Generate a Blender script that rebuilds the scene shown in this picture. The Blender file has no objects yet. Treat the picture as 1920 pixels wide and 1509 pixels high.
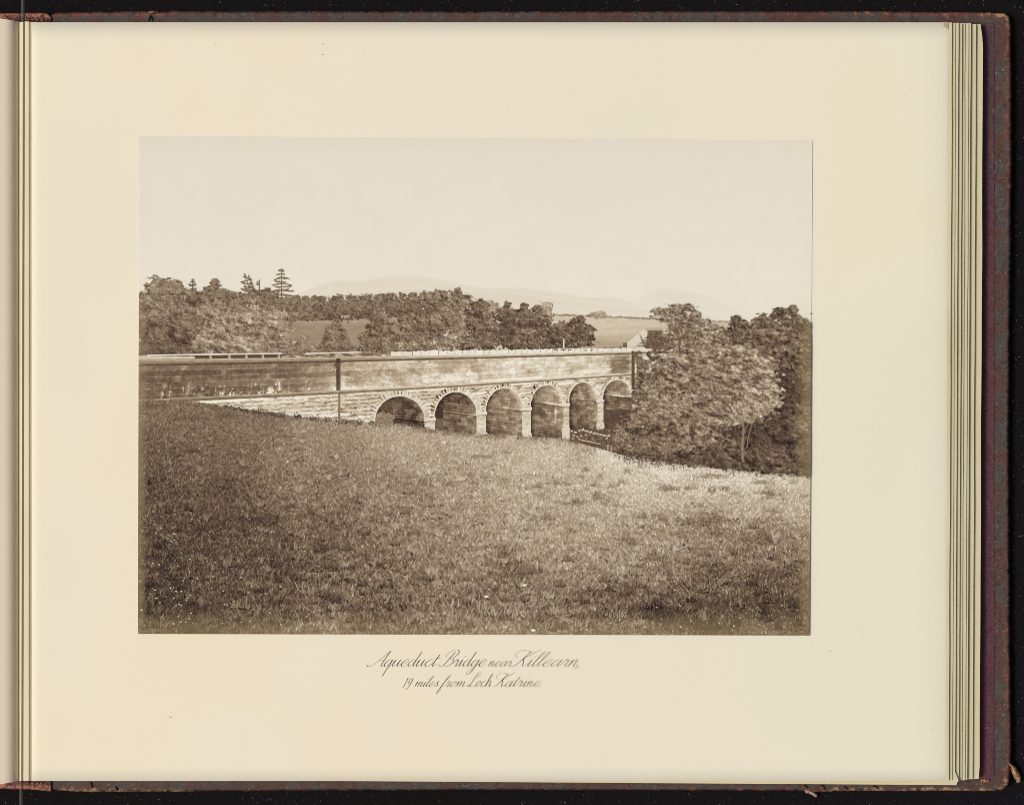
# An open Victorian photograph album lying on black cloth, seen from straight above (copy-stand view).
# The mounted albumen print on its page is a flat object: it is laid down as thin flat pieces of toned
# emulsion on the print's own sheet of paper (tones are the silver of the print, not light in the scene).
import bpy, math
import numpy as np

# ---------------------------------------------------------------- camera, world, sun, exposure
S = 0.00025                 # metres per unit of the page grid used below (0.25 mm)
CX, CY = 960.0, 754.5       # grid centre
ZPAGE = 0.035               # height of the open page above the cloth
HCAM = 1.55                 # camera height above the page
scene = bpy.context.scene
cam_data = bpy.data.cameras.new("camera")
cam = bpy.data.objects.new("camera", cam_data)
scene.collection.objects.link(cam)
cam.location = (0, 0, ZPAGE + HCAM)
cam_data.sensor_width = 36.0
cam_data.lens = 36.0 * HCAM / (1920 * S)
cam_data.clip_start = 0.05
cam_data.clip_end = 100.0
scene.camera = cam
SUN_EL, SUN_AZ = math.radians(60), math.radians(186)   # light falls in from the left
world = bpy.data.worlds.new("World")
scene.world = world
world.use_nodes = True
wn = world.node_tree.nodes
wl = world.node_tree.links
sky = wn.new("ShaderNodeTexSky")
sky.sky_type = 'NISHITA'
sky.sun_disc = False
sky.sun_elevation = SUN_EL
sky.sun_rotation = math.radians(90) - SUN_AZ
sky.dust_density = 6.0
sky.air_density = 0.6
wl.new(sky.outputs[0], wn["Background"].inputs[0])
wn["Background"].inputs[1].default_value = 0.075
sun_data = bpy.data.lights.new("sun", 'SUN')
sun_data.energy = 2.15
sun_data.angle = math.radians(14)
sun_data.color = (1.0, 0.985, 0.93)
sun = bpy.data.objects.new("sun", sun_data)
scene.collection.objects.link(sun)
d = (math.cos(SUN_EL) * math.cos(SUN_AZ), math.cos(SUN_EL) * math.sin(SUN_AZ), math.sin(SUN_EL))
from mathutils import Vector
sun.rotation_euler = Vector(d).to_track_quat('Z', 'Y').to_euler()
scene.view_settings.view_transform = 'Standard'
scene.view_settings.look = 'None'
scene.view_settings.exposure = 0.0
scene.view_settings.gamma = 1.0
scene.cycles.pixel_filter_type = 'BLACKMAN_HARRIS'
scene.cycles.filter_width = 0.85

# ---------------------------------------------------------------- helpers
rng = np.random.default_rng(7)

def lin(c):
    c = np.asarray(c, float) / 255.0
    return np.where(c <= 0.04045, c / 12.92, ((c + 0.055) / 1.055) ** 2.4)

def col4(c):
    v = lin(c)
    return (float(v[0]), float(v[1]), float(v[2]), 1.0)

def W(px, py, z):
    """grid units -> metres on the level z (the grid is measured on the page level)"""
    k = (ZPAGE + HCAM - z) / HCAM
    return (np.asarray(px, float) - CX) * S * k, (CY - np.asarray(py, float)) * S * k

def _h(ix, iy, seed):
    n = (ix.astype(np.int64) * 374761393 + iy.astype(np.int64) * 668265263 + seed * 974711) & 0xffffffff
    n = ((n ^ (n >> 13)) * 1274126177) & 0xffffffff
    n = (n ^ (n >> 16)) & 0xffffff
    return n / float(0xffffff)

def vnoise(x, y, seed=0):
    x = np.asarray(x, float); y = np.asarray(y, float)
    x, y = np.broadcast_arrays(x, y)
    ix = np.floor(x); iy = np.floor(y)
    fx = x - ix; fy = y - iy
    fx = fx * fx * (3 - 2 * fx); fy = fy * fy * (3 - 2 * fy)
    a = _h(ix, iy, seed); b = _h(ix + 1, iy, seed)
    c = _h(ix, iy + 1, seed); dd = _h(ix + 1, iy + 1, seed)
    return (a * (1 - fx) + b * fx) * (1 - fy) + (c * (1 - fx) + dd * fx) * fy

def fbm(x, y, seed=0, octv=4):
    s = 0; a = 0.5; t = 0
    for k in range(octv):
        s = s + a * vnoise(np.asarray(x) * 2 ** k, np.asarray(y) * 2 ** k, seed + k * 17); t += a; a *= 0.55
    return s / t          # 0..1

def poly_fn(pts):
    xs = [p[0] for p in pts]; ys = [p[1] for p in pts]
    return lambda x: np.interp(x, xs, ys)

def sstep(a, b, x):
    t = np.clip((np.asarray(x, float) - a) / (b - a), 0, 1)
    return t * t * (3 - 2 * t)

C = scene.collection

def empty(name, loc):
    o = bpy.data.objects.new(name, None)
    o.empty_display_size = 0.02
    o.location = loc
    C.objects.link(o)
    return o

def tag(o, label=None, cat=None, group=None, kind=None):
    if label: o["label"] = label
    if cat: o["category"] = cat
    if group: o["group"] = group
    if kind: o["kind"] = kind
    return o

def mesh_obj(name, verts, faces, mat, parent=None, root=(0, 0, 0), attrs=None, smooth=False):
    """verts (N,3) world metres; faces list of tuples or (M,4) array"""
    verts = np.asarray(verts, float) - np.asarray(root, float)
    me = bpy.data.meshes.new(name)
    if isinstance(faces, np.ndarray):
        n, m = faces.shape
        me.vertices.add(len(verts)); me.vertices.foreach_set("co", verts.astype(np.float32).ravel())
        me.loops.add(n * m); me.loops.foreach_set("vertex_index", faces.astype(np.int32).ravel())
        me.polygons.add(n)
        me.polygons.foreach_set("loop_start", np.arange(0, n * m, m, dtype=np.int32))
        me.update(calc_edges=True)
    else:
        me.from_pydata([tuple(v) for v in verts], [], faces)
    for an, (typ, arr) in (attrs or {}).items():
        at = me.attributes.new(an, typ, 'POINT')
        key = "value" if typ == 'FLOAT' else "color"
        at.data.foreach_set(key, np.asarray(arr, np.float32).ravel())
    if smooth:
        me.polygons.foreach_set("use_smooth", np.ones(len(me.polygons), bool))
    me.materials.append(mat)
    o = bpy.data.objects.new(name, me)
    C.objects.link(o)
    if parent is not None:
        o.parent = parent
    return o

def grid_faces(nu, nv):
    i = np.arange(nu - 1)[:, None] * nv + np.arange(nv - 1)[None, :]
    i = i.ravel()
    return np.stack([i, i + nv, i + nv + 1, i + 1], 1)

# ---------------------------------------------------------------- materials
def new_mat(name):
    m = bpy.data.materials.new(name); m.use_nodes = True
    nt = m.node_tree
    return m, nt.nodes, nt.links, nt.nodes["Principled BSDF"]

def noise_node(n, l, scale, detail=4, rough=0.6, co="Object"):
    tc = n.new("ShaderNodeTexCoord"); t = n.new("ShaderNodeTexNoise")
    t.inputs["Scale"].default_value = scale; t.inputs["Detail"].default_value = detail
    t.inputs["Roughness"].default_value = rough
    l.new(tc.outputs[co], t.inputs["Vector"])
    return t

def ramp(n, stops):
    r = n.new("ShaderNodeValToRGB")
    while len(r.color_ramp.elements) < len(stops):
        r.color_ramp.elements.new(0.5)
    for e, (p, c) in zip(r.color_ramp.elements, stops):
        e.position = p; e.color = col4(c)
    return r

def paper_mat(name, c1, c2, c3, fine=0.06):
    m, n, l, b = new_mat(name)
    t = noise_node(n, l, 9.0, 3, 0.5)
    r = ramp(n, [(0.30, c1), (0.5, c2), (0.70, c3)])
    l.new(t.outputs[0], r.inputs[0])
    f = noise_node(n, l, 1400.0, 3, 0.7)
    mr = n.new("ShaderNodeMapRange")
    mr.inputs[1].default_value = 0.3; mr.inputs[2].default_value = 0.7
    mr.inputs[3].default_value = 1 - fine; mr.inputs[4].default_value = 1 + fine * 0.4
    l.new(f.outputs[0], mr.inputs[0])
    mx = n.new("ShaderNodeMixRGB"); mx.blend_type = 'MULTIPLY'; mx.inputs[0].default_value = 1.0
    l.new(r.outputs[0], mx.inputs[1]); l.new(mr.outputs[0], mx.inputs[2])
    # slow drift across the sheet: yellower towards the gutter, greyer towards the fore edge
    tc2 = n.new("ShaderNodeTexCoord"); sx2 = n.new("ShaderNodeSeparateXYZ"); l.new(tc2.outputs["Object"], sx2.inputs[0])
    mp = n.new("ShaderNodeMapRange"); mp.inputs[1].default_value = -0.23; mp.inputs[2].default_value = 0.21
    l.new(sx2.outputs[0], mp.inputs[0])
    r3 = ramp(n, [(0.0, (255, 254, 249)), (0.45, (254, 253, 252)), (1.0, (249, 252, 248))])
    l.new(mp.outputs[0], r3.inputs[0])
    m2 = n.new("ShaderNodeMixRGB"); m2.blend_type = 'MULTIPLY'; m2.inputs[0].default_value = 1.0
    l.new(mx.outputs[0], m2.inputs[1]); l.new(r3.outputs[0], m2.inputs[2])
    l.new(m2.outputs[0], b.inputs["Base Color"])
    b.inputs["Roughness"].default_value = 0.85
    b.inputs["Specular IOR Level"].default_value = 0.15
    g = noise_node(n, l, 260.0, 4, 0.6)
    bp = n.new("ShaderNodeBump"); bp.inputs["Strength"].default_value = 0.06; bp.inputs["Distance"].default_value = 0.0006
    l.new(g.outputs[0], bp.inputs["Height"]); l.new(bp.outputs[0], b.inputs["Normal"])
    return m

M_PAGE = paper_mat("cream_mount_board", (231, 222, 195), (231, 223, 203), (228, 222, 202), 0.03)
M_LEFT = paper_mat("facing_page_paper", (222, 208, 186), (224, 209, 190), (222, 212, 188), 0.03)
M_EDGE = paper_mat("leaf_edge_board", (210, 197, 162), (214, 202, 168), (202, 188, 150), 0.10)
M_GUARD = paper_mat("guard_paper", (220, 211, 184), (222, 214, 190), (214, 206, 178), 0.05)

# toned emulsion of the albumen print
M_INK, n, l, b = new_mat("albumen_emulsion")
at = n.new("ShaderNodeAttribute"); at.attribute_name = "tone"
fa = n.new("ShaderNodeAttribute"); fa.attribute_name = "fade"
g = noise_node(n, l, 1900.0, 3, 0.8)
ad = n.new("ShaderNodeMath"); ad.operation = 'MULTIPLY_ADD'; ad.inputs[1].default_value = 0.42; ad.inputs[2].default_value = -0.21
l.new(g.outputs[0], ad.inputs[0])
# grain is strongest in the middle tones
om = n.new("ShaderNodeMath"); om.operation = 'SUBTRACT'; om.inputs[0].default_value = 0.97
l.new(at.outputs["Fac"], om.inputs[1])
mm = n.new("ShaderNodeMath"); mm.operation = 'MULTIPLY'
l.new(ad.outputs[0], mm.inputs[0]); l.new(om.outputs[0], mm.inputs[1])
sm = n.new("ShaderNodeMath"); sm.operation = 'ADD'
l.new(at.outputs["Fac"], sm.inputs[0]); l.new(mm.outputs[0], sm.inputs[1])
RAMP = [(0, (26, 18, 15)), (30, (44, 34, 29)), (60, (74, 57, 46)), (90, (105, 87, 69)), (120, (136, 118, 95)),
        (150, (163, 147, 122)), (180, (191, 178, 152)), (205, (214, 205, 184)), (220, (222, 217, 202)), (240, (238, 231, 213))]
r = ramp(n, [(p / 255.0, c) for p, c in RAMP])
l.new(sm.outputs[0], r.inputs[0])
mx = n.new("ShaderNodeMixRGB"); mx.blend_type = 'MIX'
mx.inputs[2].default_value = col4((178, 160, 110))
hf = n.new("ShaderNodeMath"); hf.operation = 'MULTIPLY'; hf.inputs[1].default_value = 0.42
h2 = n.new("ShaderNodeMath"); h2.operation = 'SUBTRACT'; h2.inputs[0].default_value = 1.02; h2.use_clamp = True
l.new(at.outputs["Fac"], h2.inputs[1])
h3 = n.new("ShaderNodeMath"); h3.operation = 'MULTIPLY'
l.new(fa.outputs["Fac"], h3.inputs[0]); l.new(h2.outputs[0], h3.inputs[1]); l.new(h3.outputs[0], hf.inputs[0]); l.new(hf.outputs[0], mx.inputs[0]); l.new(r.outputs[0], mx.inputs[1])
l.new(mx.outputs[0], b.inputs["Base Color"])
b.inputs["Roughness"].default_value = 0.75
b.inputs["Specular IOR Level"].default_value = 0.15

M_WRITE, n, l, b = new_mat("iron_gall_ink")
b.inputs["Base Color"].default_value = col4((82, 72, 58)); b.inputs["Roughness"].default_value = 0.9
b.inputs["Specular IOR Level"].default_value = 0.1

M_SPOT, n, l, b = new_mat("brown_foxing")
b.inputs["Base Color"].default_value = col4((170, 150, 118)); b.inputs["Roughness"].default_value = 0.9

# leather: colour per point (worn edges, scuffs) plus grain
M_LEATHER, n, l, b = new_mat("worn_leather")
at = n.new("ShaderNodeAttribute"); at.attribute_name = "hide"
g = noise_node(n, l, 900.0, 4, 0.7)
mr = n.new("ShaderNodeMapRange"); mr.inputs[1].default_value = 0.3; mr.inputs[2].default_value = 0.7
mr.inputs[3].default_value = 0.72; mr.inputs[4].default_value = 1.2
l.new(g.outputs[0], mr.inputs[0])
mx = n.new("ShaderNodeMixRGB"); mx.blend_type = 'MULTIPLY'; mx.inputs[0].default_value = 1.0
l.new(at.outputs["Color"], mx.inputs[1]); l.new(mr.outputs[0], mx.inputs[2])
l.new(mx.outputs[0], b.inputs["Base Color"])
b.inputs["Roughness"].default_value = 0.62; b.inputs["Specular IOR Level"].default_value = 0.3
bp = n.new("ShaderNodeBump"); bp.inputs["Strength"].default_value = 0.35; bp.inputs["Distance"].default_value = 0.0004
l.new(g.outputs[0], bp.inputs["Height"]); l.new(bp.outputs[0], b.inputs["Normal"])

M_CLOTH, n, l, b = new_mat("black_velvet_cloth")
g = noise_node(n, l, 700.0, 6, 0.8)
g2 = noise_node(n, l, 6.0, 2, 0.5)
r = ramp(n, [(0.32, (13, 12, 13)), (0.55, (24, 22, 23)), (0.72, (44, 42, 44))])
l.new(g.outputs[0], r.inputs[0])
r2 = ramp(n, [(0.35, (225, 222, 215)), (0.65, (240, 238, 255))])
l.new(g2.outputs[0], r2.inputs[0])
mx = n.new("ShaderNodeMixRGB"); mx.blend_type = 'MULTIPLY'; mx.inputs[0].default_value = 1.0
l.new(r.outputs[0], mx.inputs[1]); l.new(r2.outputs[0], mx.inputs[2]); l.new(mx.outputs[0], b.inputs["Base Color"])
b.inputs["Roughness"].default_value = 0.95; b.inputs["Specular IOR Level"].default_value = 0.1
bp = n.new("ShaderNodeBump"); bp.inputs["Strength"].default_value = 0.5; bp.inputs["Distance"].default_value = 0.0006
l.new(g.outputs[0], bp.inputs["Height"]); l.new(bp.outputs[0], b.inputs["Normal"])

M_LINT, n, l, b = new_mat("pale_lint")
b.inputs["Base Color"].default_value = col4((120, 120, 124)); b.inputs["Roughness"].default_value = 0.9

M_STRAP, n, l, b = new_mat("clear_film")
b.inputs["Base Color"].default_value = col4((58, 56, 54)); b.inputs["Roughness"].default_value = 0.6
b.inputs["Specular IOR Level"].default_value = 0.2
tr = n.new("ShaderNodeBsdfTransparent"); tr.inputs[0].default_value = (0.80, 0.76, 0.68, 1)
ms = n.new("ShaderNodeMixShader"); ms.inputs[0].default_value = 0.45
l.new(tr.outputs[0], ms.inputs[1]); l.new(b.outputs[0], ms.inputs[2])
l.new(ms.outputs[0], n["Material Output"].inputs["Surface"])
M_STRAPE, n, l, b = new_mat("clear_film_highlight")  # pale film for the strap's edge: its highlight is put into the colour
b.inputs["Base Color"].default_value = col4((225, 222, 212)); b.inputs["Roughness"].default_value = 0.3
tr = n.new("ShaderNodeBsdfTransparent")
ms = n.new("ShaderNodeMixShader"); ms.inputs[0].default_value = 0.05
l.new(tr.outputs[0], ms.inputs[1]); l.new(b.outputs[0], ms.inputs[2])
l.new(ms.outputs[0], n["Material Output"].inputs["Surface"])

# ---------------------------------------------------------------- cloth
ZG = 0.0095     # level of the cloth under the album
nu, nv = 60, 60
u = np.linspace(-1.6, 1.6, nu); v = np.linspace(-1.4, 1.4, nv)
U, V = np.meshgrid(u, v, indexing='ij')
zz = ZG + (fbm(U * 6, V * 6, 3) - 1.0) * 0.0015
o = mesh_obj("ground", np.stack([U, V, zz], -1).reshape(-1, 3), grid_faces(nu, nv), M_CLOTH, smooth=True)
tag(o, "black velvet cloth spread under the open album", kind="structure")

# lint on the cloth
vs, fs = [], []
lint_zones = [(0, 1920, 0, 20), (0, 1920, 1486, 1509), (1899, 1920, 0, 1509)]
for k in range(230):
    zx0, zx1, zy0, zy1 = lint_zones[k % 3]
    x = rng.uniform(zx0, zx1); y = rng.uniform(zy0, zy1); a = rng.uniform(0, 6.28)
    L = rng.uniform(0.4, 1.0) * (2.2 if rng.random() < 0.1 else 1); w = rng.uniform(0.25, 0.5)
    for sx, sy in ((-L, -w), (L, -w), (L, w), (-L, w)):
        X, Y = W(x + sx * math.cos(a) - sy * math.sin(a), y + sx * math.sin(a) + sy * math.cos(a), ZG + 0.0003)
        vs.append((float(X), float(Y), ZG + 0.0003))
    fs.append(tuple(range(len(vs) - 4, len(vs))))
o = mesh_obj("lint", vs, fs, M_LINT)
tag(o, "pale dust and fibre specks scattered on the black cloth", kind="stuff")

# ---------------------------------------------------------------- the album
ALB = empty("photograph_album", (0, 0, 0))
tag(ALB, "open photograph album with thick cream leaves and worn dark leather cover on black cloth", "album")

def slab(name, outline, ztop, thick, mat, parent):
    n = len(outline)
    px = np.array([p[0] for p in outline], float); py = np.array([p[1] for p in outline], float)
    X, Y = W(px, py, ztop)
    v = [(X[i], Y[i], ztop) for i in range(n)] + [(X[i], Y[i], ztop - thick) for i in range(n)]
    f = [tuple(range(n))[::-1], tuple(range(n, 2 * n))]
    for i in range(n):
        j = (i + 1) % n
        f.append((i, j, n + j, n + i))
    return mesh_obj(name, v, f, mat, parent)

ZC = 0.0165     # top of the cover board
# board body
slab("cover_board", [(24, 30), (1886, 31), (1889, 1474), (24, 1476)], ZC - 0.001, 0.0062, M_LEATHER, ALB)

HIDE = dict(grey=(74, 65, 60), brown=(80, 56, 47), red=(122, 70, 58), tan=(176, 140, 100), dark=(38, 25, 22),
            pink=(178, 116, 92), purple=(80, 51, 62), wine=(92, 44, 54), pale=(196, 180, 160))
HL = {k: lin(v) for k, v in HIDE.items()}

def mixc(a, c, t):
    return a * (1 - t[..., None]) + c * t[..., None]

def leather_strip(name, outer, inner, along, m, colour, label=None, rolled=True, z0=ZC, parent=ALB):
    """strip of leather between two edges; outer/inner are arrays (N,2) of grid points"""
    n = len(outer)
    t = np.linspace(0, 1, m)
    P = outer[:, None, :] * (1 - t)[None, :, None] + inner[:, None, :] * t[None, :, None]
    z = np.full((n, m), z0)
    if rolled:
        z -= 0.0035 * np.clip(1 - t / 0.12, 0, 1)[None, :] ** 2
    z += 0.0005 * (fbm(P[..., 0] / 14, P[..., 1] / 14, 5) - 0.5)
    c = colour(P[..., 0], P[..., 1], np.broadcast_to(t, (n, m)))
    X, Y = W(P[..., 0], P[..., 1], z)
    v = np.stack([X, Y, z], -1).reshape(-1, 3)
    f = grid_faces(n, m)
    if rolled:   # skirt down to the cloth
        base = np.stack([X[:, 0], Y[:, 0], np.full(n, ZG - 0.0005)], -1)
        k0 = len(v); v = np.concatenate([v, base])
        i = np.arange(n - 1)
        f = np.concatenate([f, np.stack([i * m, i + k0, i + 1 + k0, (i + 1) * m], 1)])
        c = np.concatenate([c.reshape(-1, 3), c[:, 0]])
    else:
        c = c.reshape(-1, 3)
    rgba = np.concatenate([c, np.ones((len(c), 1))], 1)
    o = mesh_obj(name, v, f, M_LEATHER, parent, attrs={"hide": ('FLOAT_COLOR', rgba)}, smooth=True)
    if label: o["label"] = label
    return o

def wear_colour(depth, red_amt, tan_amt, base='grey', seed=0, xs=None):
    def fn(x, y, t):
        n1 = fbm(x / 26, y / 26, 11 + seed); n2 = fbm(x / 7, y / 7, 21 + seed); n3 = fbm(x / 3, y / 3, 31 + seed)
        c = np.broadcast_to(HL[base], x.shape + (3,)).copy()
        c = mixc(c, HL['brown'], sstep(0.36, 0.60, n1))
        e = 1 - t / depth                                   # 1 at the outer edge
        ra = red_amt(x, y); ta = tan_amt(x, y)
        c = mixc(c, HL['red'], np.clip(sstep(0.30, 0.85, e * 0.7 + (n2 - 0.5) * 1.5 + (n3 - .5) * 1.3 + ra - 0.2) * (.55 + .8 * n3), 0, 1))
        c = mixc(c, HL['tan'], np.clip(sstep(0.5, 0.85, e * 0.7 + (n2 - 0.5) * 1.3 + (n3 - .5) * 1.0 + ta - 0.2), 0, 1))
        c = mixc(c, HL['dark'], 0.75 * sstep(0.60, 0.75, n3))
        c = mixc(c, HL['pale'], 0.35 * sstep(0.74, 0.84, fbm(x / 2, y / 2, 41 + seed)))
        return c
    return fn

zero = lambda x, y: np.zeros_like(x)
# top turn-in
N = 1000
x = np.linspace(78, 1893, N)
yo = np.interp(x, [78, 92, 120, 290, 700, 1600, 1860, 1885, 1893], [27, 27, 23.5, 21.5, 22, 21.5, 24, 26, 31]) + (fbm(x / 9, x * 0, 2) - 0.5) * 2.6 \
     + np.where((x > 84) & (x < 100), 4 * np.exp(-((x - 93) / 4) ** 2), 0)
yi = np.full(N, 47.0)
leather_strip("turn_in", np.stack([x, yo], 1), np.stack([np.minimum(x, 1862), yi], 1), 'x', 14,
    wear_colour(0.5, lambda x, y: np.interp(x, [80, 120, 290, 330, 420, 1000, 1300, 1550, 1700, 1890], [.45, .35, .4, .25, -.15, -.15, .0, .15, .3, .5]),
                lambda x, y: np.interp(x, [80, 1500, 1640, 1700, 1850, 1875], [-.25, -.25, .15, -.1, .1, .45]), 'grey', 1),
    "worn leather turn-in along the top edge of the cover")
# right turn-in
y = np.linspace(27, 1478, 800)
xo = np.interp(y, [27, 34, 60, 300, 800, 1200, 1400, 1440, 1470, 1478], [1886, 1893, 1896, 1897, 1892, 1894, 1896.5, 1895, 1891, 1883]) + (fbm(y / 7, y * 0, 4) - 0.5) * 3.2
xi = np.interp(y, [27, 1478], [1861, 1862.0])
leather_strip("turn_in", np.stack([xo, y], 1), np.stack([xi, np.clip(y, 40, 1466)], 1), 'y', 16,
    wear_colour(0.42, lambda x, y: np.interp(y, [27, 60, 320, 420, 700, 900, 1120, 1180, 1460], [.5, .35, .3, -.1, -.35, -.3, .0, .35, .4]),
                lambda x, y: np.interp(y, [27, 45, 90, 140, 1400, 1470], [.5, .3, -.1, -.4, -.3, .3]), 'grey', 2),
    "scuffed leather turn-in along the fore edge of the cover")
# bottom turn-in
x = np.linspace(78, 1889, N)
yo = np.interp(x, [78, 130, 180, 330, 600, 900, 1500, 1530, 1570, 1860, 1880, 1889], [1480, 1482, 1484, 1483, 1481, 1480, 1481, 1484, 1482, 1482, 1479, 1472]) + (fbm(x / 9, x * 0, 6) - 0.5) * 2.6
leather_strip("turn_in", np.stack([x, yo], 1), np.stack([np.minimum(x, 1862), np.full(N, 1458.0)], 1), 'x', 14,
    wear_colour(0.36, lambda x, y: np.interp(x, [80, 160, 240, 300, 1100, 1300, 1889], [.35, .2, .1, -.2, -.1, .1, .3]),
                lambda x, y: np.interp(x, [80, 120, 330, 380, 1480, 1560, 1889], [.15, .35, .3, -.1, -.05, .3, .35]), 'grey', 3),
    "worn leather turn-in along the bottom edge of the cover")
# purple pastedown cloth strip at the fore edge
y = np.linspace(46, 1462, 1100)
def purple(x, y, t):
    c = mixc(np.broadcast_to(HL['purple'], x.shape + (3,)), HL['wine'], sstep(250, 520, y) * (0.8 + 0 * x))
    c = mixc(c, HL['purple'] * 1.5, 0.6 * sstep(0.5, 0.75, vnoise(x / 1.7, y / 1.9, 9))); c = mixc(c, HL['dark'], .45 * sstep(.55, .8, vnoise(x / 1.9, y / 1.7, 10)) + .25 * sstep(.5, .7, fbm(x / 5, y / 50, 14)))
    c = mixc(c, HL['red'], sstep(0.6, 0.75, fbm(x / 8, y / 30, 19)) * sstep(0.6, 0.9, t) * sstep(420, 300, y))
    return mixc(c, HL['pale'], 0.4 * sstep(0.78, 0.86, fbm(x / 2, y / 2, 49)))
leather_strip("pastedown", np.stack([np.full(1100, 1826.0), y], 1), np.stack([1864 + (fbm(y / 20, y * 0, 8) - .5) * 2, y], 1), 'y', 16,
    purple, "purple leather lining strip inside the fore edge", rolled=False, z0=ZC + 0.0004)
# spine: torn reddish leather at head and tail of the gutter, facing cover on the left
def spine_c(x, y, t):
    n2 = fbm(x / 6, y / 3, 71); n3 = fbm(x / 3, y / 2, 81)
    c = mixc(np.broadcast_to(lin((104, 54, 48)), x.shape + (3,)), HL['dark'], sstep(0.45, 0.62, n2))
    c = mixc(c, HL['pink'], sstep(0.5, 0.72, n3 + 0.28 * (1 - t / 0.35)))
    return c
x = np.linspace(-60, 95, 180)
leather_strip("spine_leather", np.stack([x, np.interp(x, [-60, 0, 80, 88, 95], [26, 25.5, 24.5, 26, 30]) + (fbm(x / 5, x * 0, 1) - .5) * 1.6], 1),
              np.stack([x, np.full(180, 48.0)], 1), 'x', 12, spine_c, "torn red-brown leather at the head of the spine", z0=ZC + 0.0015)
leather_strip("spine_leather", np.stack([x, np.interp(x, [-60, 0, 60, 95], [1477, 1478, 1479.5, 1483]) + (fbm(x / 5, x * 0, 12) - .5) * 1.6], 1),
              np.stack([x, np.full(180, 1456.0)], 1), 'x', 12, spine_c, "torn red-brown leather at the tail of the spine", z0=ZC + 0.0015)
# facing cover (mostly outside the frame)
x = np.linspace(-1800, -58, 300)
def plain(x, y, t):
    return mixc(np.broadcast_to(HL['grey'], x.shape + (3,)), HL['red'], sstep(0.5, 0.7, fbm(x / 9, y / 9, 5)) * (t < 0.3))
leather_strip("turn_in", np.stack([x, 25 + 0 * x], 1), np.stack([x, 60 + 0 * x], 1), 'x', 12, plain)
leather_strip("turn_in", np.stack([x, 1478 + 0 * x], 1), np.stack([x, 1450 + 0 * x], 1), 'x', 12, plain)
slab("cover_board", [(-1800, 32), (20, 32), (20, 1474), (-1800, 1474)], ZC - 0.001, 0.0062, M_LEATHER, ALB)

# torn flap at the lower right corner, curled scrap on the bottom edge
def scrap(name, pts, z0, z1, cols, label, seed):
    """lumpy torn leather scrap: spine polyline with widths"""
    n, m = 26, 7
    tt = np.linspace(0, 1, n)
    P = np.array(pts, float); s = np.linspace(0, 1, len(P))
    cx = np.interp(tt, s, P[:, 0]); cy = np.interp(tt, s, P[:, 1]); w = np.interp(tt, s, P[:, 2])
    dx = np.gradient(cx); dy = np.gradient(cy); L = np.hypot(dx, dy); nx, ny = -dy / L, dx / L
    q = np.linspace(-1, 1, m)
    w = w * (0.75 + 0.6 * vnoise(tt * 9, tt * 0, seed))
    PX = cx[:, None] + nx[:, None] * q * w[:, None]; PY = cy[:, None] + ny[:, None] * q * w[:, None]
    z = np.interp(tt, [0, 1], [z0, z1])[:, None] + 0.0022 * (1 - q ** 2)[None, :] + 0.0012 * (fbm(PX / 4, PY / 4, seed) - .5)
    a = fbm(PX / 5, PY / 5, seed + 3); b2 = fbm(PX / 3, PY / 3, seed + 5)
    c = mixc(np.broadcast_to(HL[cols[0]], PX.shape + (3,)), HL[cols[1]], sstep(0.42, 0.62, a))
    c = mixc(c, HL['dark'], 0.6 * sstep(0.62, 0.75, b2))
    X, Y = W(PX, PY, z)
    o = mesh_obj(name, np.stack([X, Y, z], -1).reshape(-1, 3), grid_faces(n, m), M_LEATHER, ALB,
                 attrs={"hide": ('FLOAT_COLOR', np.concatenate([c.reshape(-1, 3), np.ones((n * m, 1))], 1))}, smooth=True)
    o["label"] = label
scrap("leather_scrap", [(1890, 1430, 2), (1898, 1436, 4), (1904, 1448, 5.5), (1910, 1460, 5), (1911, 1466, 4)], 0.0145, 0.0105, ('tan', 'red'), "curled tan leather scrap torn from the corner", 3)
scrap("leather_scrap", [(1506, 1476, 2.5), (1514, 1482, 4), (1524, 1486, 3.5), (1532, 1492, 2.5)], 0.0145, 0.0105, ('pink', 'pale'), "frayed pinkish leather scrap hanging off the bottom edge", 9)
scrap("leather_scrap", [(278, 24, 2), (284, 24, 4), (290, 23, 2), (296, 24, 1.2)], ZC, ZC, ('pink', 'red'), "small frayed leather chip on the top edge", 13)
scrap("leather_scrap", [(1838, 1462, 4), (1846, 1463, 6), (1854, 1462, 4)], ZC - .0005, ZC - .0005, ('pink', 'red'), "rubbed pink patch beside the lower corner", 17)
for (x0, y0, x1, y1, w) in ((282, 29, 278, 40, 1.4), (282, 29, 286, 40, 1.2), (1508, 1471, 1514, 1477, 2.2), (1540, 1470, 1548, 1480, 1.8), (1583, 1474, 1590, 1480, 2.2), (1638, 1472, 1646, 1478, 1.6), (170, 1466, 172, 1476, 2), (216, 1474, 220, 1481, 2.4)):
    scrap("tear", [(x0, y0, w), ((x0 + x1) / 2 + 1, (y0 + y1) / 2, w), (x1, y1, w)], ZC - 0.0012, ZC - 0.0012, ('dark', 'dark'), "dark tear in the leather", int(x0))

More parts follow.
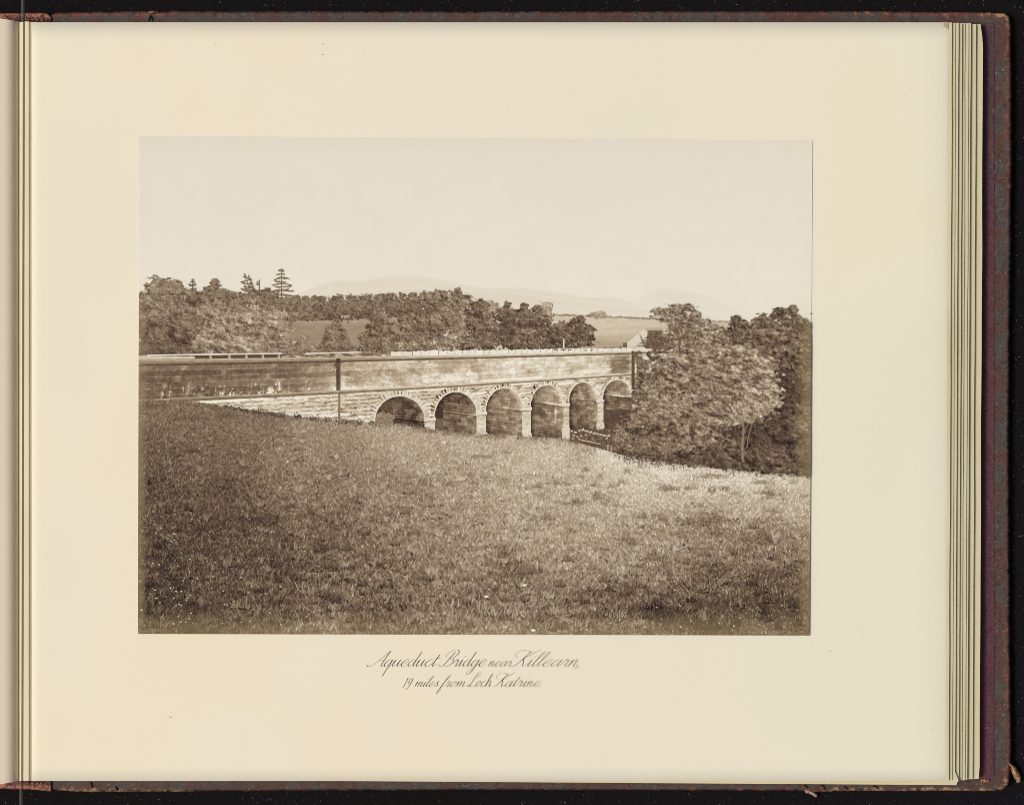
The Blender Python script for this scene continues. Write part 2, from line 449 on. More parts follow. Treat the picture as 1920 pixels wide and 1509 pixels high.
# leaves of the text block, top one first
rights = [1776.0, 1782.0, 1788.5, 1794.0, 1801.0, 1806.5, 1813.0, 1817.0, 1827.0, 1840.0]
ztops = [0.0350, 0.0341, 0.0326, 0.0319, 0.0303, 0.0288, 0.0280, 0.0272, 0.0251, 0.0232]
tops = [42.5, 43, 44, 43.5, 44.5, 44, 44.5, 44, 46, 46]
bots = [1463.5, 1463, 1462, 1470, 1462.5, 1461, 1462, 1461, 1460, 1459.5]
for i in range(1, 10):
    R = rights[i]; y = np.linspace(tops[i], bots[i], 60)
    lean = 3.2 - 6.6 * (y - 42) / 1420
    xr = R + lean + (fbm(y / 160, y * 0 + i, 60 + i) - .5) * 1.6
    if i == 9:
        xr[:2] -= [5, 1.5]; xr[-1:] -= 1.5
    pts = [(62, tops[i])] + list(zip(xr, y))
    if i == 3:   # lower leaf that sticks out at the foot, with a broken corner
        k = [p for p in pts if p[1] < 1461]
        pts = k + [(1797.5, 1462.5), (1795, 1466), (1793, 1471), (1500, 1469), (1100, 1466.5), (600, 1463.2), (62, 1462.5)]
    else:
        pts += [(62, bots[i])]
    o = slab("leaf", pts, ztops[i], 0.0010, M_EDGE, ALB)
    o["label"] = "cream leaf edge in the fanned stack at the fore edge"
    # rounded front lip catching the light
    yy = np.linspace(tops[i] + 2, bots[i] - 2, 60)
    if i == 3: yy = np.linspace(tops[i] + 2, 1460, 60)
# the open leaf (right page)
nu, nv = 120, 40
px = np.concatenate([60 + 40 * np.linspace(0, 1, 30) ** 1.5, np.linspace(101, 1770, 80), np.linspace(1771, 1776, 10)])
py = np.linspace(0, 1, nv)
PXg = px[:, None] + ((3.2 - 6.6 * py) * np.clip((px - 900) / 876, 0, 1)[:, None] * 0.6)
PYg = 42.5 + (1463.5 - 42.5) * py[None, :] + np.interp(px, [60, 1776], [0.4, 0.6])[:, None] * (py[None, :] * 0 + 1) - 0.5
z = ZPAGE - 0.0010 * np.exp(-(px - 60) / 5.0)[:, None] - 0.0009 * np.exp(-(1776 - px) / 14.0)[:, None] + 0.0002 * (fbm(PXg / 300, PYg / 300, 4) - .5)
X, Y = W(PXg, PYg, z)
v = np.stack([X, Y, z], -1).reshape(-1, 3)
f = grid_faces(nu, nv)
idx = np.arange(nu * nv).reshape(nu, nv)
loop = np.concatenate([idx[:, 0], idx[-1, 1:], idx[::-1, -1][1:], idx[0, ::-1][1:-1]])
low = v[loop].copy(); low[:, 2] -= 0.0008
k0 = len(v); v = np.concatenate([v, low]); q = np.arange(len(loop)); qn = (q + 1) % len(loop)
f = np.concatenate([f, np.stack([loop[q], q + k0, qn + k0, loop[qn]], 1)])
PAGE = mesh_obj("page", v, f, M_PAGE, ALB, smooth=False)
PAGE["label"] = "open cream page carrying the mounted photograph"
# chipped tan corner of the page
X, Y = W(np.array([1765, 1778, 1778, 1775, 1770]), np.array([43.2, 43.0, 55, 53, 49]), ZPAGE)
slab("chipped_corner", [(1765.5, 43.2), (1778, 43.2), (1778.2, 55), (1774, 53), (1768, 48)], ZPAGE - 0.0005, 0.0003, M_SPOT, ALB)["label"] = "chipped tan corner of the open page"

# guard stubs in the gutter and the facing page
def sheet_strip(name, x0, x1, zf, mat, label, ytop, ybot, nx=24, ny=24):
    xs = np.linspace(x0, x1, nx); t = np.linspace(0, 1, ny)
    PX = np.repeat(xs[:, None], ny, 1); PY = ytop(xs)[:, None] * (1 - t) + ybot(xs)[:, None] * t
    z = np.repeat(zf(xs)[:, None], ny, 1)
    X, Y = W(PX, PY, z)
    o = mesh_obj(name, np.stack([X, Y, z], -1).reshape(-1, 3), grid_faces(nx, ny), mat, ALB, smooth=True)
    o["label"] = label
    return o
sheet_strip("guard_stub", 44, 58.5, lambda x: 0.0318 - 0.0000 * x - 0.0016 * np.clip((x - 54) / 4.5, 0, 1), M_GUARD, "narrow folded guard beside the gutter",
            lambda x: 41 + 0 * x, lambda x: 1463 - 0 * x)
sheet_strip("guard_stub", 56, 63, lambda x: 0.0307 + 0 * x, M_GUARD, "inner guard fold under the open page", lambda x: 42 + 0 * x, lambda x: 1463 + 0 * x)
sheet_strip("guard_stub", 33, 46, lambda x: 0.0268 + 0.0003 * (x - 33), M_GUARD, "guard fold deep in the gutter", lambda x: 42 + 0 * x, lambda x: 1463 + 0 * x)
sheet_strip("facing_page", -1660, 36.5, lambda x: 0.0345 + 0.0042 * np.clip(-x / 90, 0, 1) - 0.0085 * np.exp((x - 36.5) / 10.0), M_LEFT, "facing page curving down into the gutter",
            lambda x: np.where(x > -60, 35 + np.clip(x, 0, 40) * 0.165, 33), lambda x: np.where(x > -60, 1469.5 - np.clip(x, 0, 40) * 0.17, 1471), nx=420, ny=30)
slab("leaf_block", [(-1660, 37), (30, 40), (30, 1464), (-1660, 1468)], 0.0255, 0.0085, M_EDGE, ALB)["label"] = "leaves stacked under the facing page"

# little raised sewing bands at head and tail
for (xx, yy) in ((53, 37.5), (61, 37.5), (69, 38), (78, 38.5), (52, 1467), (61, 1467.5), (70, 1467), (77, 1467)):
    scrap("binding_thread", [(xx - 2, yy, 1.8), (xx, yy, 2.6), (xx + 2, yy, 1.8)], ZC + .0016, ZC + .0016, ('tan', 'pink'), "loose binding thread at the spine", int(xx * 3 + yy))

# foxing specks and hairline scratches on the page
vs, fs = [], []
spots = [(605, 103, 2.2, .8), (605, 82, 2, .6), (1697, 178, .8, .8), (1556, 1220, 1.7, 1.0), (320, 1344, 1.2, 1.1), (317, 1342, .6, .6), (404, 82, 1.2, .6), (1560, 1373, 1.5, .5),
         (664, 82, .8, .8), (82, 186, .9, .9), (375, 1190, .9, .9), (1748, 1367, .8, .6), (707, 1258, .7, .7), (1062, 1284, .8, .6), (323, 1430, .6, .6), (700, 330, .5, .5), (1503, 1356, .7, .7)]
for k in range(60):
    spots.append((rng.uniform(70, 1765), rng.uniform(50, 1455), rng.uniform(.3, .6), rng.uniform(.3, .5)))
for (x, y, a, bb) in spots:
    if 255 < x < 1530 and 250 < y < 1196: continue
    th = rng.uniform(0, 3.14); k0 = len(vs)
    for q in range(8):
        ang = q * math.pi / 4; r_ = rng.uniform(.7, 1.1)
        ex, ey = a * r_ * math.cos(ang), bb * r_ * math.sin(ang)
        X, Y = W(x + ex, y + ey, ZPAGE + 0.0003); vs.append((float(X), float(Y), ZPAGE + 0.00025))
    fs.append(tuple(range(k0, k0 + 8))[::-1])
o = mesh_obj("foxing", vs, fs, M_SPOT, ALB); tag(o, "tiny brown specks on the cream page", kind="stuff")

# ---------------------------------------------------------------- handwriting under the print
bowl = [(0.75, 0.8), (0.5, 1.0), (0.2, 0.75), (0.1, 0.35), (0.25, 0.02), (0.5, 0.2), (0.75, 0.95)]
G = {
 'a': ([bowl, [(0.78, 1.0), (0.72, 0.3), (0.82, 0.02), (1.05, 0.35)]], 1.0),
 'c': ([[(0.72, 0.78), (0.52, 1.05), (0.22, 0.8), (0.1, 0.4), (0.3, 0.0), (0.6, 0.1), (0.88, 0.42)]], 0.84),
 'd': ([bowl, [(0.8, 2.15), (0.74, 1.0), (0.72, 0.3), (0.82, 0.02), (1.05, 0.35)]], 1.0),
 'e': ([[(0.0, 0.3), (0.5, 0.5), (0.74, 0.82), (0.5, 1.05), (0.2, 0.75), (0.12, 0.35), (0.32, 0.0), (0.6, 0.1), (0.88, 0.42)]], 0.84),
 'g': ([bowl, [(0.78, 1.0), (0.72, 0), (0.6, -0.9), (0.3, -1.15), (0.12, -0.85), (0.5, -0.3), (1.0, 0.35)]], 0.98),
 'q': ([bowl, [(0.78, 1.0), (0.72, 0), (0.68, -1.4)], [(0.7, -0.2), (1.0, 0.4)]], 0.98),
 'u': ([[(0, 0.5), (0.17, 1.0), (0.12, 0.3), (0.25, 0.02), (0.5, 0.3), (0.72, 1.0)], [(0.72, 1.0), (0.67, 0.3), (0.78, 0.02), (1.0, 0.35)]], 0.98),
 'i': ([[(0, 0.35), (0.2, 1.0), (0.17, 0.3), (0.28, 0.02), (0.5, 0.35)], [(0.24, 1.52), (0.27, 1.42)]], 0.48),
 'l': ([[(0, 0.3), (0.38, 1.4), (0.42, 2.1), (0.27, 2.05), (0.17, 1.2), (0.15, 0.3), (0.27, 0.02), (0.5, 0.35)]], 0.5),
 't': ([[(0, .3), (0.25, 1.0), (0.3, 1.75)], [(0.3, 1.75), (0.2, .3), (0.32, .02), (0.55, .35)], [(-0.12, 1.1), (0.3, 1.2), (0.68, 1.16)]], 0.62),
 'r': ([[(0, .35), (0.2, 1.08), (0.24, .9), (0.45, .92), (0.42, .3), (0.52, .02), (0.75, .35)]], 0.7),
 'n': ([[(0, .5), (0.16, 1.0), (0.12, 0)], [(0.12, .2), (0.38, .95), (0.55, .92), (0.55, .3), (0.66, .02), (0.9, .35)]], 0.88),
 'm': ([[(0, .5), (0.16, 1.0), (0.12, 0)], [(0.12, .2), (0.38, .95), (0.55, .92), (0.53, 0)], [(0.53, .2), (0.8, .95), (0.97, .92), (0.97, .3), (1.08, .02), (1.3, .35)]], 1.28),
 'o': ([[(0.5, 1.0), (0.2, .8), (0.1, .35), (0.3, .02), (0.6, .3), (0.65, .75), (0.5, 1.0), (0.6, .85), (0.9, .82)]], 0.85),
 's': ([[(0, .3), (0.3, 1.08), (0.35, .8), (0.5, .3), (0.3, .0), (0.1, .15)], [(0.35, 0.02), (0.7, .35)]], 0.66),
 'f': ([[(0, .3), (0.42, 1.5), (0.47, 2.1), (0.32, 2.05), (0.2, 1.0), (0.1, -0.9), (0.18, -1.3), (0.36, -0.8), (0.25, 0.0), (0.6, .4)]], 0.58),
 'h': ([[(0, 0.3), (0.38, 1.4), (0.42, 2.1), (0.27, 2.05), (0.15, 1.2), (0.12, 0)], [(0.12, .2), (0.45, 1.0), (0.7, .92), (0.7, .3), (0.82, .02), (1.05, .35)]], 1.04),
 'A': ([[(-0.75, 0.2), (-0.55, 0.0), (-0.2, 0.1), (0.35, 0.9), (1.0, 2.3)], [(1.0, 2.3), (0.95, 1.2), (0.92, 0.2), (1.05, 0.0), (1.25, .3)], [(0.3, .85), (0.95, .9)]], 1.15),
 'B': ([[(0.75, 2.1), (0.5, 1.1), (0.25, 0.25), (-0.05, 0), (-.35, .15), (-.2, .4)], [(0.05, 1.3), (-.1, 1.8), (0.35, 2.35), (1.0, 2.4), (1.25, 1.9), (0.95, 1.35), (0.5, 1.2), (1.1, 1.0), (1.15, .45), (0.75, 0.02), (0.3, 0.1)]], 1.35),
 'K': ([[(0.2, 1.3), (-0.15, 1.5), (-0.3, 2.0), (0.05, 2.35), (0.6, 2.3), (1.1, 2.1)], [(1.0, 2.2), (0.75, 1.2), (0.5, 0.2), (0.15, 0)], [(1.9, 2.35), (1.6, 2.25), (0.75, 1.1)], [(0.8, 1.15), (1.05, 0.6), (1.2, .05), (1.55, .35)]], 1.5),
 'L': ([[(0.75, 1.5), (1.1, 1.9), (1.05, 2.35), (0.75, 2.3), (0.5, 1.6), (0.35, 0.7), (0.05, 0.05), (-0.2, .1), (0, .3), (0.5, .05), (1.0, .02), (1.25, .3)]], 1.2),
 '1': ([[(0.2, 1.45), (0.42, 1.75), (0.33, 0.6), (.2, -0.2)]], 0.7),
 '9': ([[(0.85, 1.4), (0.6, 1.7), (0.3, 1.35), (0.28, .8), (0.55, .65), (0.85, 1.2), (0.88, 1.6), (0.75, 0.4), (0.45, -0.4), (0.2, -0.6)]], 1.05),
 ',': ([[(0.15, 0.12), (0.17, -0.05), (0.05, -0.35)]], 0.3),
 '.': ([[(0.12, 0.12), (0.14, 0.0)]], 0.3),
}
def catmull(P, k=7):
    P = np.array(P, float)
    if len(P) == 2: return P[0] + (P[1] - P[0]) * np.linspace(0, 1, 4)[:, None]
    Q = np.vstack([2 * P[0] - P[1], P, 2 * P[-1] - P[-2]]); out = []
    for i in range(1, len(Q) - 2):
        t = np.linspace(0, 1, k, endpoint=False)[:, None]
        a, b_, c_, d_ = Q[i - 1], Q[i], Q[i + 1], Q[i + 2]
        out.append(0.5 * (2 * b_ + (c_ - a) * t + (2 * a - 5 * b_ + 4 * c_ - d_) * t ** 2 + (3 * b_ - a - 3 * c_ + d_) * t ** 3))
    out.append(P[-1:]); return np.vstack(out)
def write_word(word, x0, x1, base, xh, slant=0.5, weight=1.0):
    pen = 0; strokes = []
    for ch in word:
        ss, adv = G[ch]
        for s_ in ss:
            p = catmull(s_); p = p.copy(); p[:, 0] += pen; strokes.append(p)
        pen += adv
    allp = np.vstack(strokes); sl = allp[:, 0] + allp[:, 1] * slant
    lo, hi = sl.min(), sl.max()
    # width fit: x scale so that the slanted word spans x0..x1
    sx = (x1 - x0 - (0)) / (hi - lo)
    vs, fs = [], []
    for p in strokes:
        X = x0 + (p[:, 0] + p[:, 1] * slant - lo) * sx; Y = base - p[:, 1] * xh
        dx = np.gradient(X); dy = np.gradient(Y); L = np.hypot(dx, dy) + 1e-6
        down = np.clip(dy / L, 0, 1)
        down = np.convolve(np.pad(down, 2, mode='edge'), np.ones(5) / 5, 'valid')
        w = (0.20 + 0.44 * down ** 1.5) * weight * xh / 14
        nx, ny = -dy / L * w, dx / L * w
        k0 = len(vs)
        for i in range(len(X)):
            for sg in (1, -1):
                wx, wy = W(X[i] + sg * nx[i], Y[i] + sg * ny[i], ZPAGE + .0003)
                vs.append((float(wx), float(wy), ZPAGE + 0.00026))
        for i in range(len(X) - 1):
            a = k0 + 2 * i; fs.append((a, a + 1, a + 3, a + 2))
    o = mesh_obj("handwriting", vs, fs, M_WRITE, PAGE)
    o["label"] = "fine copperplate word «%s» written under the photograph" % word.strip(",.")
for wd in (("Aqueduct", 688, 826, 1249, 12.8), ("Bridge", 822, 912, 1249, 12.8), ("near", 915, 960, 1249, 10), ("Killearn,", 958, 1084, 1249, 12.8),
           ("19", 755, 775, 1287, 9.5), ("miles", 777, 822, 1287, 9.5), ("from", 818, 872, 1287, 10), ("Loch", 875, 924, 1287, 11), ("Katrine.", 924, 1014, 1287, 11)):
    write_word(*wd)

# ---------------------------------------------------------------- the mounted print
PR = empty("photographic_print", (0, 0, ZPAGE + 0.0004))
tag(PR, "faded sepia photograph of a stone aqueduct bridge in a meadow, mounted on the cream page", "photograph")
ROOT = np.array([0, 0, ZPAGE + 0.0004])
xl = lambda y: np.interp(y, [255, 1188], [261.0, 258.5]); xr_ = lambda y: np.interp(y, [264, 1191], [1523.5, 1518.0])
yt = lambda x: np.interp(x, [261, 1523], [255.5, 264.5]); yb = lambda x: np.interp(x, [258, 1518], [1188.0, 1191.0])
slab_pts = [(261, 255.5), (1523.5, 264.5), (1518, 1191), (258.5, 1188)]
M_PAPER = paper_mat("thin_print_paper", (206, 196, 172), (210, 200, 178), (204, 194, 168), 0.02)
o = slab("print_paper", slab_pts, ZPAGE + 0.00038, 0.0002, M_PAPER, None); o.parent = PR
o.location = -ROOT
o["label"] = "thin paper sheet of the mounted print"

layer = [0.0]
def nextlayer(d=8e-6):
    layer[0] += d
    return layer[0]

class Piece:
    """flat toned piece of the picture; px grid coordinates, tone 0..255"""
    def __init__(self): self.P = []; self.T = []; self.Z = []; self.F = []; self.n = 0
    def quads(self, P, tone, z):
        P = np.asarray(P, float); n = len(P)
        if n == 0: return self
        tone = np.asarray(tone, float)
        if tone.ndim == 1: tone = np.repeat(tone[:, None], 4, 1)
        z = np.broadcast_to(np.asarray(z, float), (n,))
        cx = P[..., 0].mean(1); cy = P[..., 1].mean(1)
        ok = (cx > xl(cy)) & (cx < xr_(cy)) & (cy > yt(cx)) & (cy < yb(cx))
        P, tone, z = P[ok], tone[ok], z[ok]; n = len(P)
        self.P.append(P.reshape(-1, 2)); self.T.append(tone.ravel()); self.Z.append(np.repeat(z, 4))
        self.F.append(np.arange(n * 4).reshape(n, 4) + self.n); self.n += n * 4
        return self
    def grid(self, X, Y, tone, z, keep=None):
        nu, nv = X.shape
        f = grid_faces(nu, nv)
        if keep is not None:
            cx = X.ravel()[f].mean(1); cy = Y.ravel()[f].mean(1)
            f = f[keep(cx, cy)]
        self.P.append(np.stack([X, Y], -1).reshape(-1, 2)); self.T.append(np.broadcast_to(tone, X.shape).ravel().astype(float))
        self.Z.append(np.full(nu * nv, z)); self.F.append(f + self.n); self.n += nu * nv
        return self
    def build(self, name, parent, label=None):
        P = np.concatenate(self.P); T = np.concatenate(self.T)
        if name not in ('sky', 'hill', 'field'): T = np.minimum(122 + (T - 120) * 1.10, 234)     # hard contrast of the old negative
        Z = np.concatenate(self.Z); F = np.concatenate(self.F)
        x = np.clip(P[:, 0], xl(P[:, 1]), xr_(P[:, 1])); y = np.clip(P[:, 1], yt(x), yb(x))
        wob = (fbm(x / 22, y / 22, 77) - .5) * 16
        fade = np.maximum.reduce([sstep(18, 2, x - 260 + wob) * 0.9, sstep(1484, 1520, x + wob) * 0.95 * sstep(300, 560, y),
                                  sstep(1140, 1182, y + wob * 1.3) * 0.75])
        fade = fade * np.where(y < 560, 0.35, 1)
        z = ROOT[2] + Z * 0.32
        X, Y = W(x, y, z)
        fl = F[:, ::-1]
        # orientation upward
        a, b_, c_ = fl[:, 0], fl[:, 1], fl[:, 2]
        cr = (X[b_] - X[a]) * (Y[c_] - Y[a]) - (Y[b_] - Y[a]) * (X[c_] - X[a])
        fl = np.where(cr[:, None] < 0, fl[:, ::-1], fl)
        o = mesh_obj(name, np.stack([X, Y, z], -1), fl, M_INK, parent, root=ROOT,
                     attrs={"tone": ('FLOAT', np.clip(T, 0, 250) / 255.0), "fade": ('FLOAT', fade)})
        if label: o["label"] = label
        return o
# children of a part share the print's origin, so all pieces keep identity offsets
def gridxy(x0, x1, y0, y1, step):
    xs = np.linspace(x0, x1, max(2, int((x1 - x0) / step) + 1)); ys = np.linspace(y0, y1, max(2, int((y1 - y0) / step) + 1))
    return np.meshgrid(xs, ys, indexing='ij')
def band(x0, x1, top, bot, step, ny):
    xs = np.linspace(x0, x1, int((x1 - x0) / step) + 1); t = np.linspace(0, 1, ny)
    X = np.repeat(xs[:, None], ny, 1); Y = top(xs)[:, None] * (1 - t) + bot(xs)[:, None] * t
    return X, Y

def leaves(p, cx, cy, size, tone, z, elong=0.55, rg=rng):
    n = len(cx)
    a = rg.uniform(0, 6.283, n); s = size * rg.uniform(.6, 1.35, n); e = s * rg.uniform(elong * .6, elong * 1.3, n)
    ca, sa = np.cos(a), np.sin(a)
    sk = rg.uniform(-.4, .4, n) * s
    c = [(-s, 0 * s), (sk, -e), (s, 0 * s), (-sk, e)]
    P = np.stack([np.stack([cx + ux * ca - uy * sa, cy + ux * sa + uy * ca], -1) for ux, uy in c], 1)
    p.quads(P, tone, z)

def emboss(x, y, sx, sy, seed, octv=3, dl=.4):
    """clumpy relief: light on the upper right of each clump, dark at its lower left; about -1..1"""
    h0 = fbm(x / sx, y / sy, seed, octv); h1 = fbm((x + sx * dl) / sx, (y - sy * dl) / sy, seed, octv)
    return (h0 - h1) * 2.1 + (h0 - .5) * 2.0

def crown(p, lobes, base, amp, leaf=1.7, seed=0, dens=1.0, depth=4e-5, jit=15, gap=0.0, core=True, clump=1.0):
    """foliage of one tree: many small leaf flakes through ragged overlapping lobes; tone follows clumps of leaves"""
    rg = np.random.default_rng(seed)
    CXs, CYs, T, D, SZ = [], [], [], [], []
    leaf = leaf * (.74 if seed < 40 else .66)
    far = seed < 40          # the trees beyond the bridge are paler and softer than the near ones
    if far: amp, base = amp * .74, base + 6
    else: amp, base = amp * .80, base + 6
    for li, lb in enumerate(lobes):
        cx, cy, rx, ry = lb[:4]; off = lb[4] if len(lb) > 4 else 0
        n = int(dens * math.pi * rx * ry * 1.3 * 3.6 / (leaf * leaf * 1.05))
        a = rg.uniform(0, 6.2832, n); q = np.sqrt(rg.random(n)) * 1.28
        x = cx + rx * q * np.cos(a); y = cy - ry * q * np.sin(a)
        lim = .92 + 1.15 * (fbm(x / 8.5, y / 6, 500 + seed * 7 + li, 3) - .5) + .34 * (vnoise(x / 3.2, y / 2.6, 640 + seed) - .5) + rg.normal(0, .05, n)
        ok = q < lim
        if gap > 0: ok &= (fbm(x / 9, y / 6, 700 + seed, 3) > .5 - .28 * (1 - gap)) | (rg.random(n) < .04)
        x, y, q, a, lim = x[ok], y[ok], q[ok], a[ok], lim[ok]; n = len(x)
        u, v = np.minimum(q, 1) * np.cos(a), np.minimum(q, 1) * np.sin(a); w = np.sqrt(np.clip(1 - u * u - v * v, 0, 1))
        lam = .42 * u + .70 * v + .56 * w
        sc = clump * np.clip(min(rx, ry) / 20, .45, 1.15)
        e1 = emboss(x, y, 15 * sc, 9.5 * sc, 800 + seed); e2 = emboss(x, y, 6.0 * sc + 1, 3.8 * sc + .8, 850 + seed); e3 = emboss(x, y, 2.6, 1.9, 880 + seed, 2)
        t = base + off + .75 * amp * (fbm(x / 34, y / 24, 930 + seed, 2) - .5) + amp * (.50 * (lam - .45) + .5 * e1 + .8 * e2 + .42 * e3) + rg.normal(0, jit * .8, n) - (24 if far else 38) * sstep(.46, .33, fbm(x / (10 * sc + 1), y / (6.5 * sc + 1), 960 + seed, 3))
        t = np.where(rg.random(n) < .09, t + rg.uniform(12, 58, n), t)
        t = np.where(t < base - 48, base - 48 + (t - base + 48) * .4, t)
        CXs.append(x); CYs.append(y); T.append(t); D.append(rg.random(n) + .25 * rg.random()); SZ.append(leaf * np.where(q > lim - .12, .8, 1.0))
    CXs = np.concatenate(CXs); CYs = np.concatenate(CYs); T = np.concatenate(T); D = np.concatenate(D); SZ = np.concatenate(SZ)
    od = np.argsort(D); r_ = np.empty(len(od)); r_[od] = np.arange(len(od)) / len(od)
    z0 = nextlayer(1e-5)
    leaves(p, CXs, CYs, SZ, T, z0 + r_ * depth, .62, rg=rg)
    layer[0] = z0 + depth
    return p

def stroke(p, pts, w0, w1, tone, jit=6, seg=10, rg=rng):
    P = catmull(pts, seg); n = len(P); w = np.linspace(w0, w1, n) / 2
    dx = np.gradient(P[:, 0]); dy = np.gradient(P[:, 1]); L = np.hypot(dx, dy) + 1e-9
    nx, ny = -dy / L * w, dx / L * w
    A = np.stack([P[:, 0] + nx, P[:, 1] + ny], -1); B = np.stack([P[:, 0] - nx, P[:, 1] - ny], -1)
    Q = np.stack([A[:-1], A[1:], B[1:], B[:-1]], 1)
    p.quads(Q, tone + rg.normal(0, jit, n - 1), nextlayer(2e-6))

# -- sky
X, Y = gridxy(255, 1527, 250, 640, 7)
t = 219 + 5 * sstep(300, 560, Y) + 5 * (fbm(X / 90, Y / 60, 5) - .5) + 4 * (fbm(X / 16, Y / 14, 6) - .5) - 3 * sstep(1350, 1525, X) * 0 - 4 * sstep(300, 262, Y)
Piece().grid(X, Y, t, nextlayer()).build("sky", PR, "pale empty sky of the photograph")
# -- hills
def hill(pts, tone, y1, seed, label):
    f_ = poly_fn(pts)
    X, Y = band(pts[0][0], pts[-1][0], lambda x: f_(x) + (fbm(x / 14, x * 0, seed) - .5) * 3, lambda x: np.full_like(x, y1), 4, 40)
    t = 223 + (tone - 223 + 5 * sstep(545, 600, Y) + 8 * (fbm(X / 34, Y / 8, seed + 1) - .5)) * sstep(-3, 5, Y - f_(X))
    Piece().grid(X, Y, t, nextlayer()).build("hill", PR, label)
hill([(1180, 592), (1195, 567), (1206, 556), (1220, 545), (1240, 539), (1262, 540), (1290, 547), (1330, 556), (1362, 570), (1392, 588), (1412, 604)], 216.5, 612, 3, "faint domed hill behind the trees on the right")
hill([(548, 556), (575, 544), (605, 533), (628, 525), (650, 524), (672, 527), (700, 522), (725, 517), (760, 516), (790, 517), (830, 525), (870, 533), (905, 540), (965, 538), (1000, 541), (1050, 549), (1100, 557), (1150, 556), (1185, 566), (1230, 590)], 213.5, 612, 9, "pale distant hill range in the middle")
hill([(585, 562), (640, 551), (700, 545), (740, 541), (800, 540), (870, 545), (930, 546), (1000, 553), (1060, 562), (1150, 572), (1220, 580), (1330, 592), (1420, 604)], 209.5, 625, 15, "nearer low ridge below the hill range")
# -- far fields
topf = poly_fn([(1020, 590), (1150, 594), (1220, 598), (1330, 602), (1430, 607)])
X, Y = band(1020, 1440, topf, lambda x: np.full_like(x, 668), 2.2, 40)
t = 192 - 38 * sstep(618, 655, Y) + 26 * (fbm(X / 26, Y / 4, 31) - .5) + 14 * (fbm(X / 5, Y / 2, 32) - .5)
Piece().grid(X, Y, t, nextlayer()).build("field", PR, "pale far field behind the bridge on the right")
topm = poly_fn([(520, 602), (560, 600), (640, 592), (700, 590), (790, 584)])
X, Y = band(520, 800, topm, lambda x: np.full_like(x, 668), 2.5, 34)
t = 140 + 20 * sstep(612, 600, Y) + 24 * (fbm(X / 20, Y / 5, 41) - .5) + 16 * (fbm(X / 5, Y / 2, 42) - .5)
Piece().grid(X, Y, t, nextlayer()).build("field", PR, "sloping grey field behind the small trees")
# hedge and lone bush
p = Piece(); n = 900; x = rng.uniform(1030, 1425, n); y = topf(x) + rng.normal(0, 1.0, n)
leaves(p, x, y, 1.5, rng.normal(128, 14, n) + 22 * sstep(1200, 1400, x), nextlayer() + rng.random(n) * 8e-6)
nextlayer(); p.build("hedge", PR, "long dark hedge line along the far field")
crown(Piece(), [(1119, 590, 17, 7), (1112, 591, 10, 5)], 146, 22, 1.4, 4, depth=1e-5).build("bush", PR, "small domed bush standing on the far hedge")
# far wood (one mass) behind the mid field
p = Piece(); lob = []
r5 = np.random.default_rng(5)
for x in np.arange(548, 815, 5.5):
    h_ = r5.uniform(-4, 5) - 4 * (x > 770); cy = 577 - 6 * sstep(560, 800, x)
    lob.append((x + r5.uniform(-2, 2), cy + h_ * .6, 7, 19 + h_, r5.uniform(-8, 8))); lob.append((x, 592 - 5 * sstep(560, 800, x), 7, 9, -12))
    if r5.random() < .8: lob.append((x, cy - 17 + h_ * .4, 4, 6, -6))
crown(p, lob, 104, 26, 1.5, 6, dens=.8, depth=4e-5, jit=13)
for k in range(60):
    x = r5.uniform(560, 790); y = 602 - 12 * sstep(580, 800, x); stroke(p, [(x, y - r5.uniform(8, 16)), (x + r5.uniform(-1, 1), y)], 1.0, 1.1, 78)
p.build("wood", PR, "far dark wood along the top of the grey field")
# sheep pens / pale fence scraps
for (x0, x1, y0, y1, lb_) in ((640, 655, 592, 597, "middle"), (764, 775, 588, 592, "right"), (534, 543, 604, 609, "left")):
    p = Piece()
    for q in np.arange(x0, x1, 2.6): stroke(p, [(q, y0), (q, y1)], 1.3, 1.3, 165)
    stroke(p, [(x0, y0 + .6), (x1, y0 + .4)], 1.3, 1.3, 185)
    p.build("fence", PR, "pale scrap of fence at the foot of the wood, %s one of three" % lb_)

# -- conifers and trees of the left bank
def conifer(label, x, y0, y1, wid, base, seed, n=11, lean=0, sparse=.75, droop=.25):
    rg = np.random.default_rng(seed); p = Piece()
    stroke(p, [(x + lean, y0), (x + lean * .4, (y0 + y1) / 2), (x, y1)], .9, 2.6, base - 8, rg=rg)
    for k in range(n):
        f_ = (k + rg.uniform(-.2, .2) + .5) / n
        yy = y0 + (y1 - y0) * f_ + rg.normal(0, 1.2); xx = x + lean * (1 - f_)
        for sd in (-1, 1):
            if rg.random() > sparse + .2: continue
            L = wid * (0.16 + f_ * .95) * rg.uniform(.55, 1.15)
            e = (xx + sd * L, yy + L * droop * rg.uniform(-1.0, 1.3))
            stroke(p, [(xx, yy - 1), ((xx + e[0]) / 2, yy + .2), e], 1.3, .6, base, rg=rg, seg=4)
            m = int(L * 2.9); s_ = rg.random(m) ** .8
            lx = xx + (e[0] - xx) * s_; ly = yy + (e[1] - yy) * s_ + np.abs(rg.normal(0, 1.2, m)) - .8
            leaves(p, lx, ly, 1.5, base + rg.normal(10, 20, m), nextlayer(2e-6) + rg.random(m) * 4e-6, .4, rg); nextlayer(4e-6)
    return p.build("conifer", PR, label)
conifer("tall layered conifer against the sky on the left", 528, 503, 566, 28, 108, 1, n=14, sparse=.8, droop=.28)
conifer("wind-bent conifer with raised branches", 470, 512, 556, 17, 100, 2, n=9, lean=-13, sparse=.6, droop=.6)
conifer("second wind-bent conifer close beside the bent one", 478, 515, 560, 12, 98, 3, n=9, lean=-12, sparse=.6, droop=.7)
